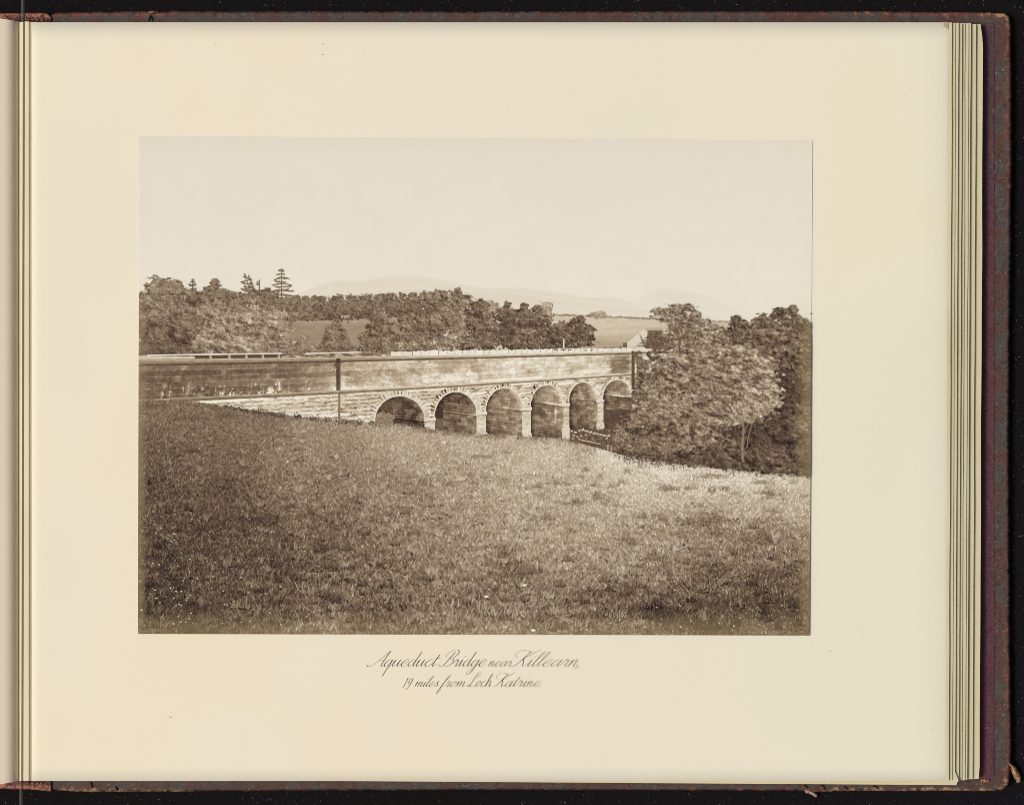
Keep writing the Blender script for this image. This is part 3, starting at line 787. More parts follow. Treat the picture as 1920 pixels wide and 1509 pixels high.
conifer("small thin conifer between the bent ones and the tall one", 486, 524, 556, 13, 108, 12, n=8, sparse=.5)
conifer("small pointed conifer over the left wood", 361, 523, 552, 14, 96, 4, n=7)
conifer("thin leaning conifer top on the left skyline", 340, 524, 552, 12, 96, 14, n=6, lean=-8)
def tree(label, lobes, base, amp, leaf=1.8, seed=0, **k):
    return crown(Piece(), lobes, base, amp, leaf, seed, **k).build("tree", PR, label)
tree("dark rounded tree mass under the tall conifer", [(560, 580, 30, 20), (535, 573, 24, 14), (515, 575, 30, 18), (585, 588, 26, 14), (532, 595, 22, 15), (495, 560, 26, 16)], 104, 30, 1.7, 21)
tree("broad domed tree at the far left", [(350, 600, 80, 40, -16), (430, 600, 70, 36, -10), (305, 552, 40, 30), (280, 575, 38, 34), (335, 562, 34, 28), (268, 600, 28, 40), (310, 590, 50, 30)], 114, 36, 1.8, 22)
tree("umbrella-topped pine rising over the left trees", [(402, 529, 9, 6), (401, 538, 13, 6), (392, 544, 18, 6), (416, 547, 18, 7), (404, 556, 34, 10), (440, 556, 26, 9), (372, 558, 22, 10)], 104, 34, 1.6, 23)
tree("dark wide tree behind the light bush", [(370, 580, 50, 26), (420, 575, 50, 24), (460, 575, 46, 22), (345, 605, 44, 30)], 108, 40, 1.8, 24)
tree("dark shaded tree at the left above the wall", [(290, 630, 44, 34), (335, 625, 44, 36), (275, 655, 30, 16), (320, 655, 50, 16), (370, 640, 34, 26)], 92, 34, 1.8, 25)
tree("large light leafy bush-tree on the left bank", [(470, 600, 52, 34), (430, 620, 50, 36), (510, 615, 38, 34), (524, 632, 22, 28), (390, 640, 36, 24), (450, 645, 60, 24), (510, 650, 44, 18), (560, 655, 26, 10)], 126, 56, 2.0, 26)
tree("small pale bushes right of the light bush-tree", [(568, 644, 16, 18), (550, 655, 20, 12), (590, 655, 20, 11)], 122, 38, 1.7, 27)
tree("small rounded tree in front of the grey field", [(628, 625, 18, 18), (630, 606, 9, 9), (614, 642, 15, 16), (642, 645, 15, 15), (630, 650, 34, 10)], 106, 36, 1.7, 28)
tree("taller tree in the middle with a pointed top", [(712, 570, 8, 10), (713, 556, 5, 7), (715, 590, 17, 16), (712, 612, 24, 20), (700, 635, 28, 20), (722, 640, 30, 20), (690, 650, 20, 10)], 106, 40, 1.7, 29)
tree("leafy tree left of the tallest middle tree", [(800, 565, 16, 14), (824, 556, 12, 14), (822, 580, 20, 16), (770, 596, 22, 12), (785, 600, 32, 12), (760, 612, 18, 10), (800, 620, 34, 24), (770, 640, 24, 16)], 108, 46, 1.8, 30)
tree("tallest leafy tree in the middle distance", [(858, 546, 8, 9), (846, 560, 20, 16), (866, 566, 18, 16), (850, 585, 34, 22), (830, 606, 30, 24), (872, 610, 34, 28)], 108, 48, 1.8, 31)
tree("sunlit low shrubs along the parapet in the middle", [(760, 648, 26, 10), (800, 650, 40, 10), (850, 640, 34, 18), (880, 640, 34, 18)], 122, 56, 2.0, 32)
tree("faint grey tree behind the dark round trees", [(1022, 580, 14, 16), (1018, 595, 16, 14)], 152, 20, 1.5, 33)
tree("faint small trees between two darker trees", [(924, 580, 12, 14), (922, 592, 12, 12)], 150, 18, 1.5, 34)
tree("dark tree right of the tallest middle tree", [(902, 574, 18, 14), (896, 596, 28, 24), (912, 618, 28, 26), (900, 640, 36, 16)], 96, 42, 1.8, 35)
tree("dark leafy tree with two knobbed tops", [(950, 572, 8, 9), (948, 590, 18, 16), (983, 576, 8, 8), (978, 592, 22, 16), (1006, 580, 10, 9), (1012, 600, 22, 20), (960, 615, 36, 26), (1000, 622, 40, 28), (975, 642, 50, 14), (1030, 640, 30, 16)], 92, 44, 1.9, 36)
tree("dark round tree at the end of the middle group", [(1084, 602, 14, 11), (1078, 615, 22, 14), (1098, 624, 20, 18), (1060, 618, 24, 14), (1075, 640, 38, 14), (1048, 628, 20, 22)], 86, 42, 1.9, 37)

# -- the aqueduct
def quadfit(pts):
    c = np.polyfit([p[0] for p in pts], [p[1] for p in pts], 2)
    return lambda x: np.polyval(c, x)
yTop = quadfit([(260, 673), (450, 671), (640, 668.5), (880, 664), (1180, 657.5)])       # top of cornice
yCor = quadfit([(260, 684.5), (450, 681), (640, 676.8), (880, 671), (1180, 662)])       # underside of cornice
yStr = quadfit([(320, 746), (480, 739), (640, 731.5), (880, 717.5), (1180, 699)])       # top of string course
yStb = lambda x: yStr(x) + np.interp(x, [260, 1185], [6.2, 3.6])
VPX = 2390.0
def along(x): return 1.0e6 / (VPX - x) / 8.0      # position along the wall (perspective)
def courses(X, F, nrow, blen, seed, jw=.10):
    """masonry: F 0..1 over nrow courses; returns joint weight and a per-stone random number"""
    r_ = F * nrow; row = np.floor(r_); fr = r_ - row
    uu = along(X) / blen + 0.5 * (row % 2) + _h(row, row * 0, seed) * .7
    cl = np.floor(uu); fu = uu - cl
    jh = np.exp(-(np.minimum(fr, 1 - fr) / jw) ** 2); jv = np.exp(-(np.minimum(fu, 1 - fu) / (jw * .45)) ** 2)
    return jh, jv, _h(cl, row, seed + 3)

BR = Piece()
# rubble spandrel wall: visible masonry below the string course, with the arch openings cut out
ARCH = [(703, 796.5, 743, 790, 789), (815, 894, 735, 782, 779), (911, 979.5, 728, 771, 769), (995, 1055, 722.5, 763, 760), (1067, 1119.5, 717, 753, 751), (1131, 1184, 712.5, 745, 744)]
def in_arch(x, y, k, grow=0.0):
    x0, x1, top, s0, s1 = ARCH[k]
    cx = (x0 + x1) / 2; a = (x1 - x0) / 2; e = (x - cx) / a
    sp = s0 + (s1 - s0) * (e + 1) / 2
    b_ = sp - top
    up = np.clip((sp - y) / b_, 0, None)
    return np.where(y > sp, np.abs(e) <= 1 + grow, e ** 2 + up ** 2 <= (1 + grow) ** 2)
X, Y = band(322, 1240, lambda x: yStb(x) - 1, lambda x: np.interp(x, [322, 640, 700, 1000, 1240], [775, 800, 810, 830, 835]), 1.5, 76)
F = (Y - yStb(X)) / (yStr(X) - yCor(X))
jh, jv, sr = courses(X, F + .05 * (fbm(X / 9, Y / 6, 8) - .5), 7.2, 4.8, 9, .15)
nz = fbm(X / 7, Y / 3, 51); nz2 = fbm(X / 2.2, Y / 1.8, 52)
t = 200 + 44 * (sr - .5) + 44 * (nz2 - .5) - np.clip(jh * .9 + jv * .7, 0, 1) * 80 * sstep(.36, .58, nz)
t += 16 * sstep(.55, .7, fbm(X / 16, Y / 9, 53)) - 26 * sstep(1120, 1190, X) - 22 * sstep(0.10, 0.0, F) - 10 * sstep(560, 640, X) * sstep(760, 640, X)
t -= 60 * sstep(.64, .8, fbm(X / 6, Y / 2.2, 57)); t += 26 * sstep(.6, .75, fbm(X / 5, Y / 3, 58)); t += 40 * (fbm(X / 1.9, Y / 1.9, 59) - .5)
zBR = nextlayer(1.2e-5)
BR.grid(X, Y, t, zBR, keep=lambda cx, cy: ~np.any([in_arch(cx, cy, k) for k in range(6)], 0))
BRO = BR.build("aqueduct_bridge", PR, "long stone aqueduct bridge with six round arches crossing the view")
zin = zBR - 6e-6
# arch interiors
def interior(k):
    x0, x1, top, s0, s1 = ARCH[k]
    X, Y = gridxy(x0 - 1.5, x1 + 1.5, top - 1.5, 828, 1.3)
    e = (X - x0) / (x1 - x0); imp = s1 + 1 - (1 - e) * [10, 10, 7.5, 8, 4, 4][k]
    v = (Y - top) / (s1 - top)
    below = Y > imp
    slope = (1 - e) * 8
    rw = (Y + slope) / 5.2; fr = rw - np.floor(rw); row = np.floor(rw)
    uu = (X + 9 * _h(row, row * 0, 80 + k)) / 11; fu = uu - np.floor(uu)
    j = np.clip(np.exp(-(np.minimum(fr, 1 - fr) / .15) ** 2) * .8 + np.exp(-(np.minimum(fu, 1 - fu) / .07) ** 2) * .6 * below, 0, 1)
    sr = _h(np.floor(uu), row, 90 + k); st = fbm(X / 3, Y / 9, 60 + k); bl = fbm(X / 10, Y / 10, 65 + k)
    vault = [78, 90, 130, 144, 130, 132][k] + [18, 14, 28, 26, 38, 22][k] * (e - .4) + [10, 22, 16, 30, 6, 26][k] * (v - .5)
    wall = [66, 110, 126, 122, 116, 108][k] + [14, 30, 26, 34, 60, 8][k] * (e - .5)
    t = np.where(below, wall, vault) + 48 * (sr - .5) + 50 * (st - .5) + 26 * (bl - .5) - 32 * j * sstep(.25, .5, fbm(X / 6, Y / 6, 95 + k))
    t -= 40 * sstep(.16, 0, e) - 0
    t -= 22 * sstep(.86, 1.3, (Y - s1) / 40.0) * below
    rho = np.sqrt((2 * e - 1) ** 2 + np.clip((s1 - Y) / (s1 - top), 0, 1) ** 2)
    t += ~below * (30 * sstep(.70, 1.0, rho) * sstep(.45, .8, e) - 34 * sstep(.62, 1.0, rho) * sstep(.6, .2, e) * (k > 0) - 20 * np.exp(-(((rho * 7) % 1 - .5) / .16) ** 2) * sstep(.5, .75, e) * sstep(.4, .6, st))
    t += 30 * (fbm(X / 2, Y / 2, 180 + k) - .5)
    t += [10, 34, 22, 56, 14, 40][k] * sstep(2.2, 0.6, np.abs(Y - imp + 1.4)) * sstep(.25, .5, e) - 30 * sstep(1.8, .4, np.abs(Y - imp - 1.4)) * sstep(.1, .4, e)
    if k == 0:      # daylight and shrubs beyond the first arch
        edge = np.interp(Y, [743, 752, 760, 770, 780, 800], [712, 729, 735, 738, 739, 738]) + 4 * (fbm(Y / 6, Y * 0, 2) - .5); far = X < edge
        veg = 76 + 90 * (fbm(X / 3, Y / 3, 70) - .5); gr = 122 + 90 * (fbm(X / 2, Y / 4, 71) - .5)
        tv = np.where(Y > 774 + 7 * (vnoise(X / 4, X * 0, 6) - .3), gr, veg); tv = np.where(Y < 753, 70, tv)
        t = np.where(far, tv, t + 34 * sstep(758, 741, X) * sstep(755, 764, Y) * sstep(778, 770, Y))
    if k == 1:
        far = X < 831; t = np.where(far & (Y > 764) & (Y < 784), 50 + 50 * (fbm(X / 3, Y / 2, 73) - .4), np.where(far & (Y >= 784), 92 + 40 * (fbm(X / 3, Y / 3, 74) - .5), t))
    if k == 3: t += 52 * sstep(3, 1, np.abs(X - 1042)) * sstep(760, 766, Y) * sstep(800, 780, Y)
    if k == 5: t = np.where(Y > 768 + 4 * (fbm(X / 5, Y * 0, 3) - .5), 74 + 50 * (fbm(X / 3, Y / 3, 75) - .5), t)
    pc = Piece().grid(X, Y, t, zin, keep=lambda cx, cy: in_arch(cx, cy, k, .03))
    o = pc.build("arch", BRO, ["first and largest arch, half sunk in the grass, shrubs seen through it", "second arch with a dark gap at its left", "third arch showing its full inner pier face",
        "fourth arch with a pale streak on its inner wall", "fifth arch with rubble stones at its foot", "last arch partly hidden by the trees"][k])
for k in range(6): interior(k)
# arch rings
def ring(k):
    x0, x1, top, s0, s1 = ARCH[k]; rg = np.random.default_rng(300 + k)
    cx = (x0 + x1) / 2; a = (x1 - x0) / 2
    pt = lambda th, g_: np.stack([cx + a * (1 + g_) * np.cos(th), (s0 + (s1 - s0) * (np.cos(th) + 1) / 2) - ((s0 + s1) / 2 - top) * (1 + g_ * 1.05) * np.sin(th)], -1)
    p = Piece(); nst = 25; th = np.linspace(math.pi, 0, nst + 1)
    z = zBR + 4e-6
    Q = np.stack([pt(th[:-1], .008), pt(th[1:], .008), pt(th[1:], .2), pt(th[:-1], .2)], 1)
    p.quads(Q, 196 + rg.normal(0, 14, nst), z)
    Q = np.stack([pt(th[:-1], .0), pt(th[1:], .0), pt(th[1:], .045), pt(th[:-1], .045)], 1)
    p.quads(Q, 198 + rg.normal(0, 10, nst), z + 1.5e-6)
    lw = .022 * 46 / a
    wgt = np.where(np.cos(th) < .35, 1.0, .45)
    wd = lw * rg.uniform(.3, 2.2, nst + 1) * wgt; r0 = rg.uniform(.05, .12, nst + 1); r1 = r0 + rg.uniform(.08, .22, nst + 1)
    Q = np.stack([pt(th - wd, r0), pt(th + wd * .4, r0), pt(th + wd, r1), pt(th - wd, r1)], 1) if False else None
    Q = []
    for i in range(nst + 1):
        A = [pt(np.array([th[i] - wd[i] * .5]), r0[i])[0], pt(np.array([th[i] + wd[i] * .5]), r0[i])[0], pt(np.array([th[i] + wd[i]]), r1[i])[0], pt(np.array([th[i] - wd[i]]), r1[i])[0]]
        Q.append(A)
    p.quads(np.array(Q), np.where(wgt > .9, 100, 150) + rg.normal(0, 26, nst + 1) + k * 8, z + 3e-6)
    p.build("arch_ring", BRO)
for k in range(6): ring(k)
# piers
PIER = [(796.5, 815, 783, 790, 812), (894, 911.5, 772, 778.5, 820), (979.5, 995.5, 764, 770, 823), (1055, 1067.5, 757, 762, 825), (1119.5, 1131.5, 750, 754.5, 803)]
for k, (x0, x1, i0, i1, yb_) in enumerate(PIER):
    rg = np.random.default_rng(400 + k); p = Piece(); z = nextlayer(3e-6)
    X, Y = gridxy(x0, x1, i1 - .5, yb_, 1.2)
    rw = Y / 7.5; fr = rw - np.floor(rw)
    t = 190 + 22 * (_h(np.floor(rw), np.floor(rw) * 0, k) - .5) + 50 * (fbm(X / 3, Y / 3, 200 + k) - .5) - 34 * sstep(yb_ - 10, yb_, Y) * sstep(.4, .7, fbm(X / 4, Y / 3, 210 + k)) - 26 * sstep(x0 + 3, x0, X) * (k > 2) - (20 if k < 3 else 44) * np.exp(-(np.minimum(fr, 1 - fr) / .13) ** 2) * sstep(.4, .6, fbm(X / 4, Y / 3, 33 + k))
    p.grid(X, Y, t, z)
    z = nextlayer(3e-6)
    ov = 2.0 if k < 3 else 1.6
    p.quads([[(x0 - ov, i0), (x1 + ov, i0 - .8), (x1 + ov, i1 - 1.2), (x0 - ov, i1)]], [203.], z)
    p.quads([[(x0 - .5, i1), (x1 + ov, i1 - 1.2), (x1 + ov * .5, i1 + .2), (x0 - .5, i1 + 1.3)]], [112.], z + 1e-6)
    base0 = {0: 806, 1: 811, 2: 812, 3: 802, 4: 793}[k]
    p.quads([[(x0 - 1.2, base0), (x1 + 1.5, base0), (x1 + 1.8, yb_), (x0 - 1.2, yb_)]], [[196., 200, 196, 190]], z + 2e-6)
    nextlayer(3e-6)
    p.build("pier", BRO)
# upper wall
X, Y = band(255, 1250, lambda x: yCor(x), lambda x: yStr(x) + 1, 1.5, 52)
F = (Y - yCor(X)) / (yStr(X) - yCor(X))
jh, jv, sr = courses(X, F + .006 * (fbm(X / 20, Y / 9, 3) - .5), 5.6, 5.6, 5, .075)
base = np.interp(X, [255, 330, 450, 540, 590, 640, 720, 900, 1100, 1138, 1150, 1178, 1190, 1215, 1250], [104, 92, 95, 106, 124, 150, 166, 174, 182, 178, 116, 108, 200, 170, 170])
n1 = fbm(X / 30, Y / 12, 101); n2 = fbm(X / 9, Y / 5, 102); n3 = fbm(X / 2.2, Y / 2.2, 103); n4 = fbm(X / 3, Y / 14, 104)
rgt = sstep(520, 680, X)
t = base + 6 * rgt + (24 + 14 * rgt) * (sr - .5) + (26 + 34 * rgt) * (n1 - .5) + (30 + 14 * rgt) * (n2 - .5) + 46 * (n3 - .5) + 26 * (n4 - .5)
t += np.clip(jh * sstep(.3, .55, fbm(X / 12, Y / 5, 109)) + jv * .9, 0, 1) * (36 * (1 - rgt) - 22 * rgt + 10 * sstep(.5, .7, n2))
t += rgt * 24 * sstep(.52, 1.0, F) + 34 * sstep(.55, .9, F) * sstep(440, 600, X) * (1 - sstep(610, 680, X)) * sstep(.35, .65, n1)
t += 96 * sstep(.56, .68, fbm(X / 3.4, Y / 9, 111)) * sstep(.50, .74, F) * sstep(.38, .55, fbm(X / 26, Y * 0, 112)) * (1 - .8 * rgt)
t += 60 * sstep(.88, .98, F) * sstep(.5, .66, n2) * (1 - rgt) * sstep(310, 400, X)
t += 26 * sstep(.6, .75, fbm(X / 13, Y / 7, 113)) * rgt
t -= 34 * sstep(.07, .0, F)
Piece().grid(X, Y, t, nextlayer()).build("upper_wall", BRO, "tall smooth stained wall above the arches")
# string course
X, Y = band(318, 1195, yStr, lambda x: yStb(x) + 1.6, 2.0, 8)
F = np.repeat(np.linspace(0, 1, 8)[None, :], X.shape[0], 0)
t = np.interp(F, [0, .14, .3, .55, .72, .84, 1], [168, 182, 168, 138, 108, 96, 134]) + np.interp(X, [318, 560, 760, 1100, 1195], [-34, -14, 10, 26, 14]) * np.interp(F, [0, .55, .7], [1, 1, .2]) + 50 * (fbm(X / 8, Y / 3, 121) - .5)
Piece().grid(X, Y, t, nextlayer()).build("string_course", BRO, "rounded stone moulding running above the arches")
# cornice
X, Y = band(255, 1262, yTop, lambda x: yCor(x) + 2.2, 2.0, 12)
F = np.repeat(np.linspace(0, 1, 12)[None, :], X.shape[0], 0)
t = np.interp(F, [0, .12, .42, .5, .56, .66, .72, .80, .9, 1], [178, 170, 158, 112, 134, 146, 96, 72, 76, 122]) + np.interp(X, [255, 640, 900, 1240], [-16, -4, 26, 30]) * np.interp(F, [0, .45, .7], [1, 1, .3]) + 54 * (fbm(X / 9, Y / 1.6, 131) - .5)
Piece().grid(X, Y, t, nextlayer()).build("cornice", BRO, "projecting cornice along the top of the wall")
# buttress joint strips
p = Piece(); z = nextlayer()
X, Y = gridxy(630.5, 638.5, 672, 732, 1.2)
p.grid(X, Y, 74 + 30 * (fbm(X / 3, Y / 6, 141) - .5) + 22 * sstep(635, 638.5, X) + 16 * sstep(715, 732, Y) - 18 * sstep(690, 676, Y), z)
X, Y = gridxy(634, 638.2, 737, 787, 1.2)
p.grid(X, Y, 116 + 46 * (fbm(X / 2, Y / 5, 142) - .5), z)
leaves(p, rng.normal(630, 5, 60), 680 + np.abs(rng.normal(0, 6, 60)), 1.6, rng.normal(88, 12, 60), z + 2e-6 + rng.random(60) * 3e-6)
nextlayer(); p.build("buttress", BRO, "dark narrow buttress dividing the wall")
p = Piece(); z = nextlayer()
X, Y = gridxy(1184, 1190, 658, 730, 1.2); p.grid(X, Y, 78 + 30 * (fbm(X / 3, Y / 6, 143) - .5), z)
p.build("buttress", BRO, "far dark buttress by the trees")
# planks on the parapet (left) and white coping blocks (middle and right)
def plank(x0, x1, y0, y1, th, legs, label):
    p = Piece(); z = nextlayer()
    p.quads([[(x0, y0 + th), (x1, y1 + th), (x1, y1 + th + 6.5), (x0, y0 + th + 6.5)]], [74.], z)
    for q in legs:
        yq = y0 + (y1 - y0) * (q - x0) / (x1 - x0) + th
        p.quads([[(q - 2.6, yq), (q + 2.4, yq), (q + 2.0, yq + 7), (q - 2.2, yq + 7)]], [[120., 150, 185, 170]], z + 2e-6)
    xs = np.linspace(x0, x1, 40); ys = y0 + (y1 - y0) * (xs - x0) / (x1 - x0)
    Q = np.stack([np.stack([xs[:-1], ys[:-1]], -1), np.stack([xs[1:], ys[1:]], -1), np.stack([xs[1:], ys[1:] + th], -1), np.stack([xs[:-1], ys[:-1] + th], -1)], 1)
    p.quads(Q, 206 + 16 * (vnoise(xs[:-1] / 6, xs[:-1] * 0, 3) - .5), z + 4e-6); nextlayer(6e-6)
    p.build("plank", BRO, label)
plank(276, 528, 664.6, 661.5, 2.6, [358, 395, 430, 462, 493, 523, 300, 328], "long white plank raised on blocks above the wall")
plank(572, 678, 661.8, 659.2, 2.4, [581, 609, 634, 660], "shorter white plank raised on blocks over the buttress")
p = Piece(); z = nextlayer()
X, Y = band(255, 365, lambda x: np.interp(x, [255, 365], [667, 668]), lambda x: yTop(x) + .5, 2, 5)
p.grid(X, Y, 182 + 26 * (fbm(X / 9, Y / 2, 7) - .5), z)
p.build("coping_slab", BRO, "pale flat slab at the left end of the parapet"); p = Piece()
X, Y = band(528, 760, lambda x: yTop(x) - 5, lambda x: yTop(x) + .5, 1.6, 6)
p.grid(X, Y, 96 + 90 * sstep(.45, .66, fbm(X / 9, Y / 2.2, 8)) + 60 * sstep(690, 750, X), z)
p.build("coping_rubble", BRO, "low dark rubble beside the shorter plank")
p = Piece(); z = nextlayer(); rg = np.random.default_rng(17)
xs = 733.0
while xs < 1216:
    L = np.interp(xs, [733, 900, 1200], [20, 13, 9]) * rg.uniform(.85, 1.1)
    h_ = np.interp(xs, [733, 900, 1200], [8.2, 7.4, 5.6]) * rg.uniform(.93, 1.07)
    x1 = xs + L - np.interp(xs, [733, 1200], [1.0, .6])
    p.quads([[(xs, yTop(xs) - h_), (x1, yTop(x1) - h_ + rg.uniform(-.5, .5)), (x1, yTop(x1) + .4), (xs, yTop(xs) + .4)]], [214 + rg.normal(0, 5)], z)
    p.quads([[(x1, yTop(x1) - h_), (x1 + .9, yTop(x1) - h_), (x1 + .7, yTop(x1) - h_ * .3), (x1, yTop(x1) - h_ * .3)]], [92. + (xs > 900) * 60], z + 2e-6)
    if rg.random() < .75:
        q = xs + L * rg.uniform(.1, .4); w = L * rg.uniform(.3, .55); yy = yTop(q) - h_
        p.quads([[(q, yy - 1.6), (q + w, yy - 1.7), (q + w * .9, yy + .8), (q + w * .1, yy + .9)]], [rg.choice([70, 90, 190])], z + 3e-6)
    xs += L
nextlayer(6e-6)
p.build("coping", BRO, "row of white coping blocks along the parapet")
p = Piece(); z = nextlayer()
for (a, w, yy) in ((1036, 12, 656.4), (1050, 12, 656.2), (1064, 10, 656.4), (1092, 10, 657), (1105, 9, 656.8)):
    p.quads([[(a, yy), (a + w * .5, yy - 1.1), (a + w, yy), (a + w * .5, yy + 1)]], [66.], z)
p.build("coping_gap", BRO, "dark slots in the far coping")
p = Piece(); stroke(p, [(1057, 637), (1057, 654)], 2.6, 2.8, 196, 3); p.build("post", BRO, "white post standing on the parapet")
# abutment wall and steps at the far end
p = Piece(); z = nextlayer()
p.quads([[(1172, 651), (1174, 644), (1198, 625), (1208, 651)], [(1198, 625), (1205, 618.5), (1218, 619), (1218, 651)]], [[190., 196, 200, 184], [196., 200, 200, 186]], z)
p.quads([[(1168, 643), (1176, 643), (1176, 651), (1168, 651)]], [98.], z + 1e-6)
X, Y = gridxy(1211, 1250, 619.5, 654, 1.4)
t = 104 + 60 * (fbm(X / 5, Y / 4, 151) - .5) - 20 * sstep(.6, .75, fbm(X / 3, Y / 2, 152)) - 16 * sstep(.5, 0, np.abs((Y / 5) % 1 - .5) * 2 - .6) + 60 * sstep(1239, 1242, X) * sstep(634, 630, Y)
p.grid(X, Y, t, z + 3e-6, keep=lambda cx, cy: (cx > 1214 - (cy - 624) * .15) & (cy > np.where(cx > 1241, 625, 620)))
for q in range(6):
    yy = 633 + q * 3.1; p.quads([[(1209 - q * 3.2, yy), (1214, yy - .3), (1214, yy + 1.1), (1208 - q * 3.2, yy + 1.3)]], [84.], z + 5e-6)
z = nextlayer(6e-6); n = 260; leaves(p, 1249 + rng.normal(0, 6, n), 646 + rng.normal(0, 9, n), 1.6, rng.normal(100, 26, n), z + rng.random(n) * 5e-6)
nextlayer(6e-6); p.build("abutment", BRO, "stepped pale abutment wall at the far end of the bridge")
p = Piece()
for q in np.arange(1210, 1241, 2.7): stroke(p, [(q, 614.5), (q, 623)], .4, .4, 160)
stroke(p, [(1208, 615.5), (1241, 614.8)], .8, .8, 165); p.build("fence", PR, "thin picket fence above the abutment")

# -- meadow
edge = poly_fn([(255, 752), (300, 751), (345, 752), (385, 757), (430, 764), (470, 770), (520, 777), (570, 783), (640, 789), (700, 795), (760, 798), (800, 806), (850, 812), (912, 818), (960, 819), (1000, 822), (1060, 824), (1085, 829), (1120, 838), (1150, 847), (1200, 855), (1260, 864), (1320, 870), (1400, 878), (1450, 884), (1525, 890)])
CT = np.array([(270, 765, 100), (400, 785, 102), (480, 790, 104), (600, 805, 128), (750, 815, 150), (900, 832, 160), (1050, 850, 176), (1080, 845, 150), (1150, 866, 188), (1250, 885, 206), (1330, 888, 200), (1420, 895, 204), (1500, 905, 185),
 (270, 850, 84), (400, 850, 94), (600, 860, 122), (800, 870, 148), (1000, 880, 166), (1200, 905, 182), (1300, 915, 176), (1450, 925, 160), (1250, 940, 168), (1400, 950, 164),
 (280, 930, 70), (430, 925, 80), (600, 930, 106), (560, 915, 112), (700, 905, 122), (780, 930, 122), (850, 930, 138), (1000, 930, 152), (1130, 950, 152), (1250, 965, 136), (1330, 985, 116), (1440, 985, 122), (1480, 950, 156),
 (400, 985, 70), (470, 985, 76), (600, 985, 92), (800, 1000, 122), (1000, 1000, 142), (1200, 1020, 136), (1300, 1020, 126), (1420, 1030, 106),
 (290, 1050, 62), (500, 1060, 76), (700, 1060, 96), (900, 1050, 128), (950, 1075, 106), (1100, 1060, 132), (1250, 1070, 114), (1340, 1090, 86), (1450, 1100, 74),
 (290, 1130, 56), (330, 1150, 58), (500, 1140, 78), (700, 1140, 92), (900, 1140, 106), (1040, 1130, 108), (1150, 1130, 90), (1240, 1150, 62), (1330, 1150, 68), (1450, 1150, 64),
 (280, 1182, 84), (600, 1180, 106), (900, 1180, 120), (1200, 1180, 106), (1450, 1182, 98)], float)
def gtone(x, y):
    x = np.asarray(x, float); y = np.asarray(y, float); sh = x.shape; x = x.ravel(); y = y.ravel(); out = np.empty(len(x))
    for s0 in range(0, len(x), 40000):
        xx = x[s0:s0 + 40000, None]; yy = y[s0:s0 + 40000, None]
        d2 = ((xx - CT[:, 0]) / 1.5) ** 2 + ((yy - CT[:, 1]) * 1.05) ** 2 + 120
        w = d2 ** -1.7
        v_ = (w * CT[:, 2]).sum(1) / w.sum(1); out[s0:s0 + 40000] = v_ + 3 * np.exp(-((v_ - 140) / 38) ** 2)
    return out.reshape(sh)
def gscale(y): return np.clip((np.asarray(y) - 700) / 490.0, .1, 1.05)
def patch(x, y, seed):   # clumpy unevenness of the sward, foreshortened
    s_ = gscale(y); return fbm(x / (26 * s_ + 5), y / (9 * s_ + 1.6), seed, 3) - .5 + .7 * (fbm(x / (95 * s_ + 12), y / (14 * s_ + 2.2), seed + 9, 3) - .5)
X, Y = band(255, 1526, lambda x: edge(x) + sstep(1080, 1180, x) * (5 + 12 * (fbm(x / 10, x * 0, 61) - .5)), lambda x: yb(x) + 2, 3.0, 150)
t = gtone(X, Y) - 8 + 26 * patch(X, Y, 161) + 20 * (fbm(X / 3, Y / 2, 162) - .5)
Piece().grid(X, Y, t, nextlayer()).build("meadow", PR, "rough grassy meadow filling the foreground of the photograph")
def blades(p, x, y, tone, ln, wd, lean, z, rg):
    n = len(x); L = ln * rg.uniform(.5, 1.3, n); w = wd * rg.uniform(.6, 1.3, n); a = rg.normal(lean, .8, n)
    tx = x + np.sin(a) * L; ty = y - np.abs(np.cos(a)) * L
    mx_, my_ = (x + tx) / 2 - np.sin(a) * L * .12, (y + ty) / 2 - L * .06
    P = np.stack([np.stack([x - w, y], -1), np.stack([x + w, y], -1), np.stack([mx_ + w * .8, my_], -1), np.stack([mx_ - w * .8, my_], -1)], 1)
    P2 = np.stack([np.stack([mx_ - w * .8, my_], -1), np.stack([mx_ + w * .8, my_], -1), np.stack([tx + .12, ty], -1), np.stack([tx - .12, ty], -1)], 1)
    p.quads(P, tone - 4, z); p.quads(P2, tone + 3, z)
rg = np.random.default_rng(99); p = Piece(); zg = nextlayer()
NB = 190000
yy = 750 + 442 * rg.random(NB * 2) ** 1.25; xx = rg.uniform(257, 1524, NB * 2)
keep = yy > edge(xx) - 1 + sstep(1080, 1180, xx) * (5 + 12 * (fbm(xx / 10, xx * 0, 61) - .5)); xx, yy = xx[keep][:NB], yy[keep][:NB]
s_ = gscale(yy)
gt = gtone(xx, yy) + 26 * patch(xx, yy, 161)
wt = np.interp(gt, [50, 110, 200], [20, 27, 21])
e1 = emboss(xx, yy, 4 + 26 * s_, 1.8 + 9 * s_, 171); e2 = emboss(xx, yy, 2.4 + 9 * s_, 1.2 + 3.6 * s_, 172); e3 = emboss(xx, yy, 1.6 + 2.4 * s_, 1.2 + 1.6 * s_, 173, 2)
tn = gt + 9 + wt * (.34 * e1 + .62 * e2 + .8 * e3 + 1.0 * rg.normal(0, 1, len(xx)))
od = np.argsort(yy); xx, yy, tn, s_ = xx[od], yy[od], tn[od], s_[od]
blades(p, xx, yy, tn, 2.0 + 5.0 * s_, .5 + .62 * s_, .25, zg + np.linspace(0, 1, len(xx)) * 8e-5 + rg.random(len(xx)) * 6e-6, rg)
layer[0] = zg + 9e-5
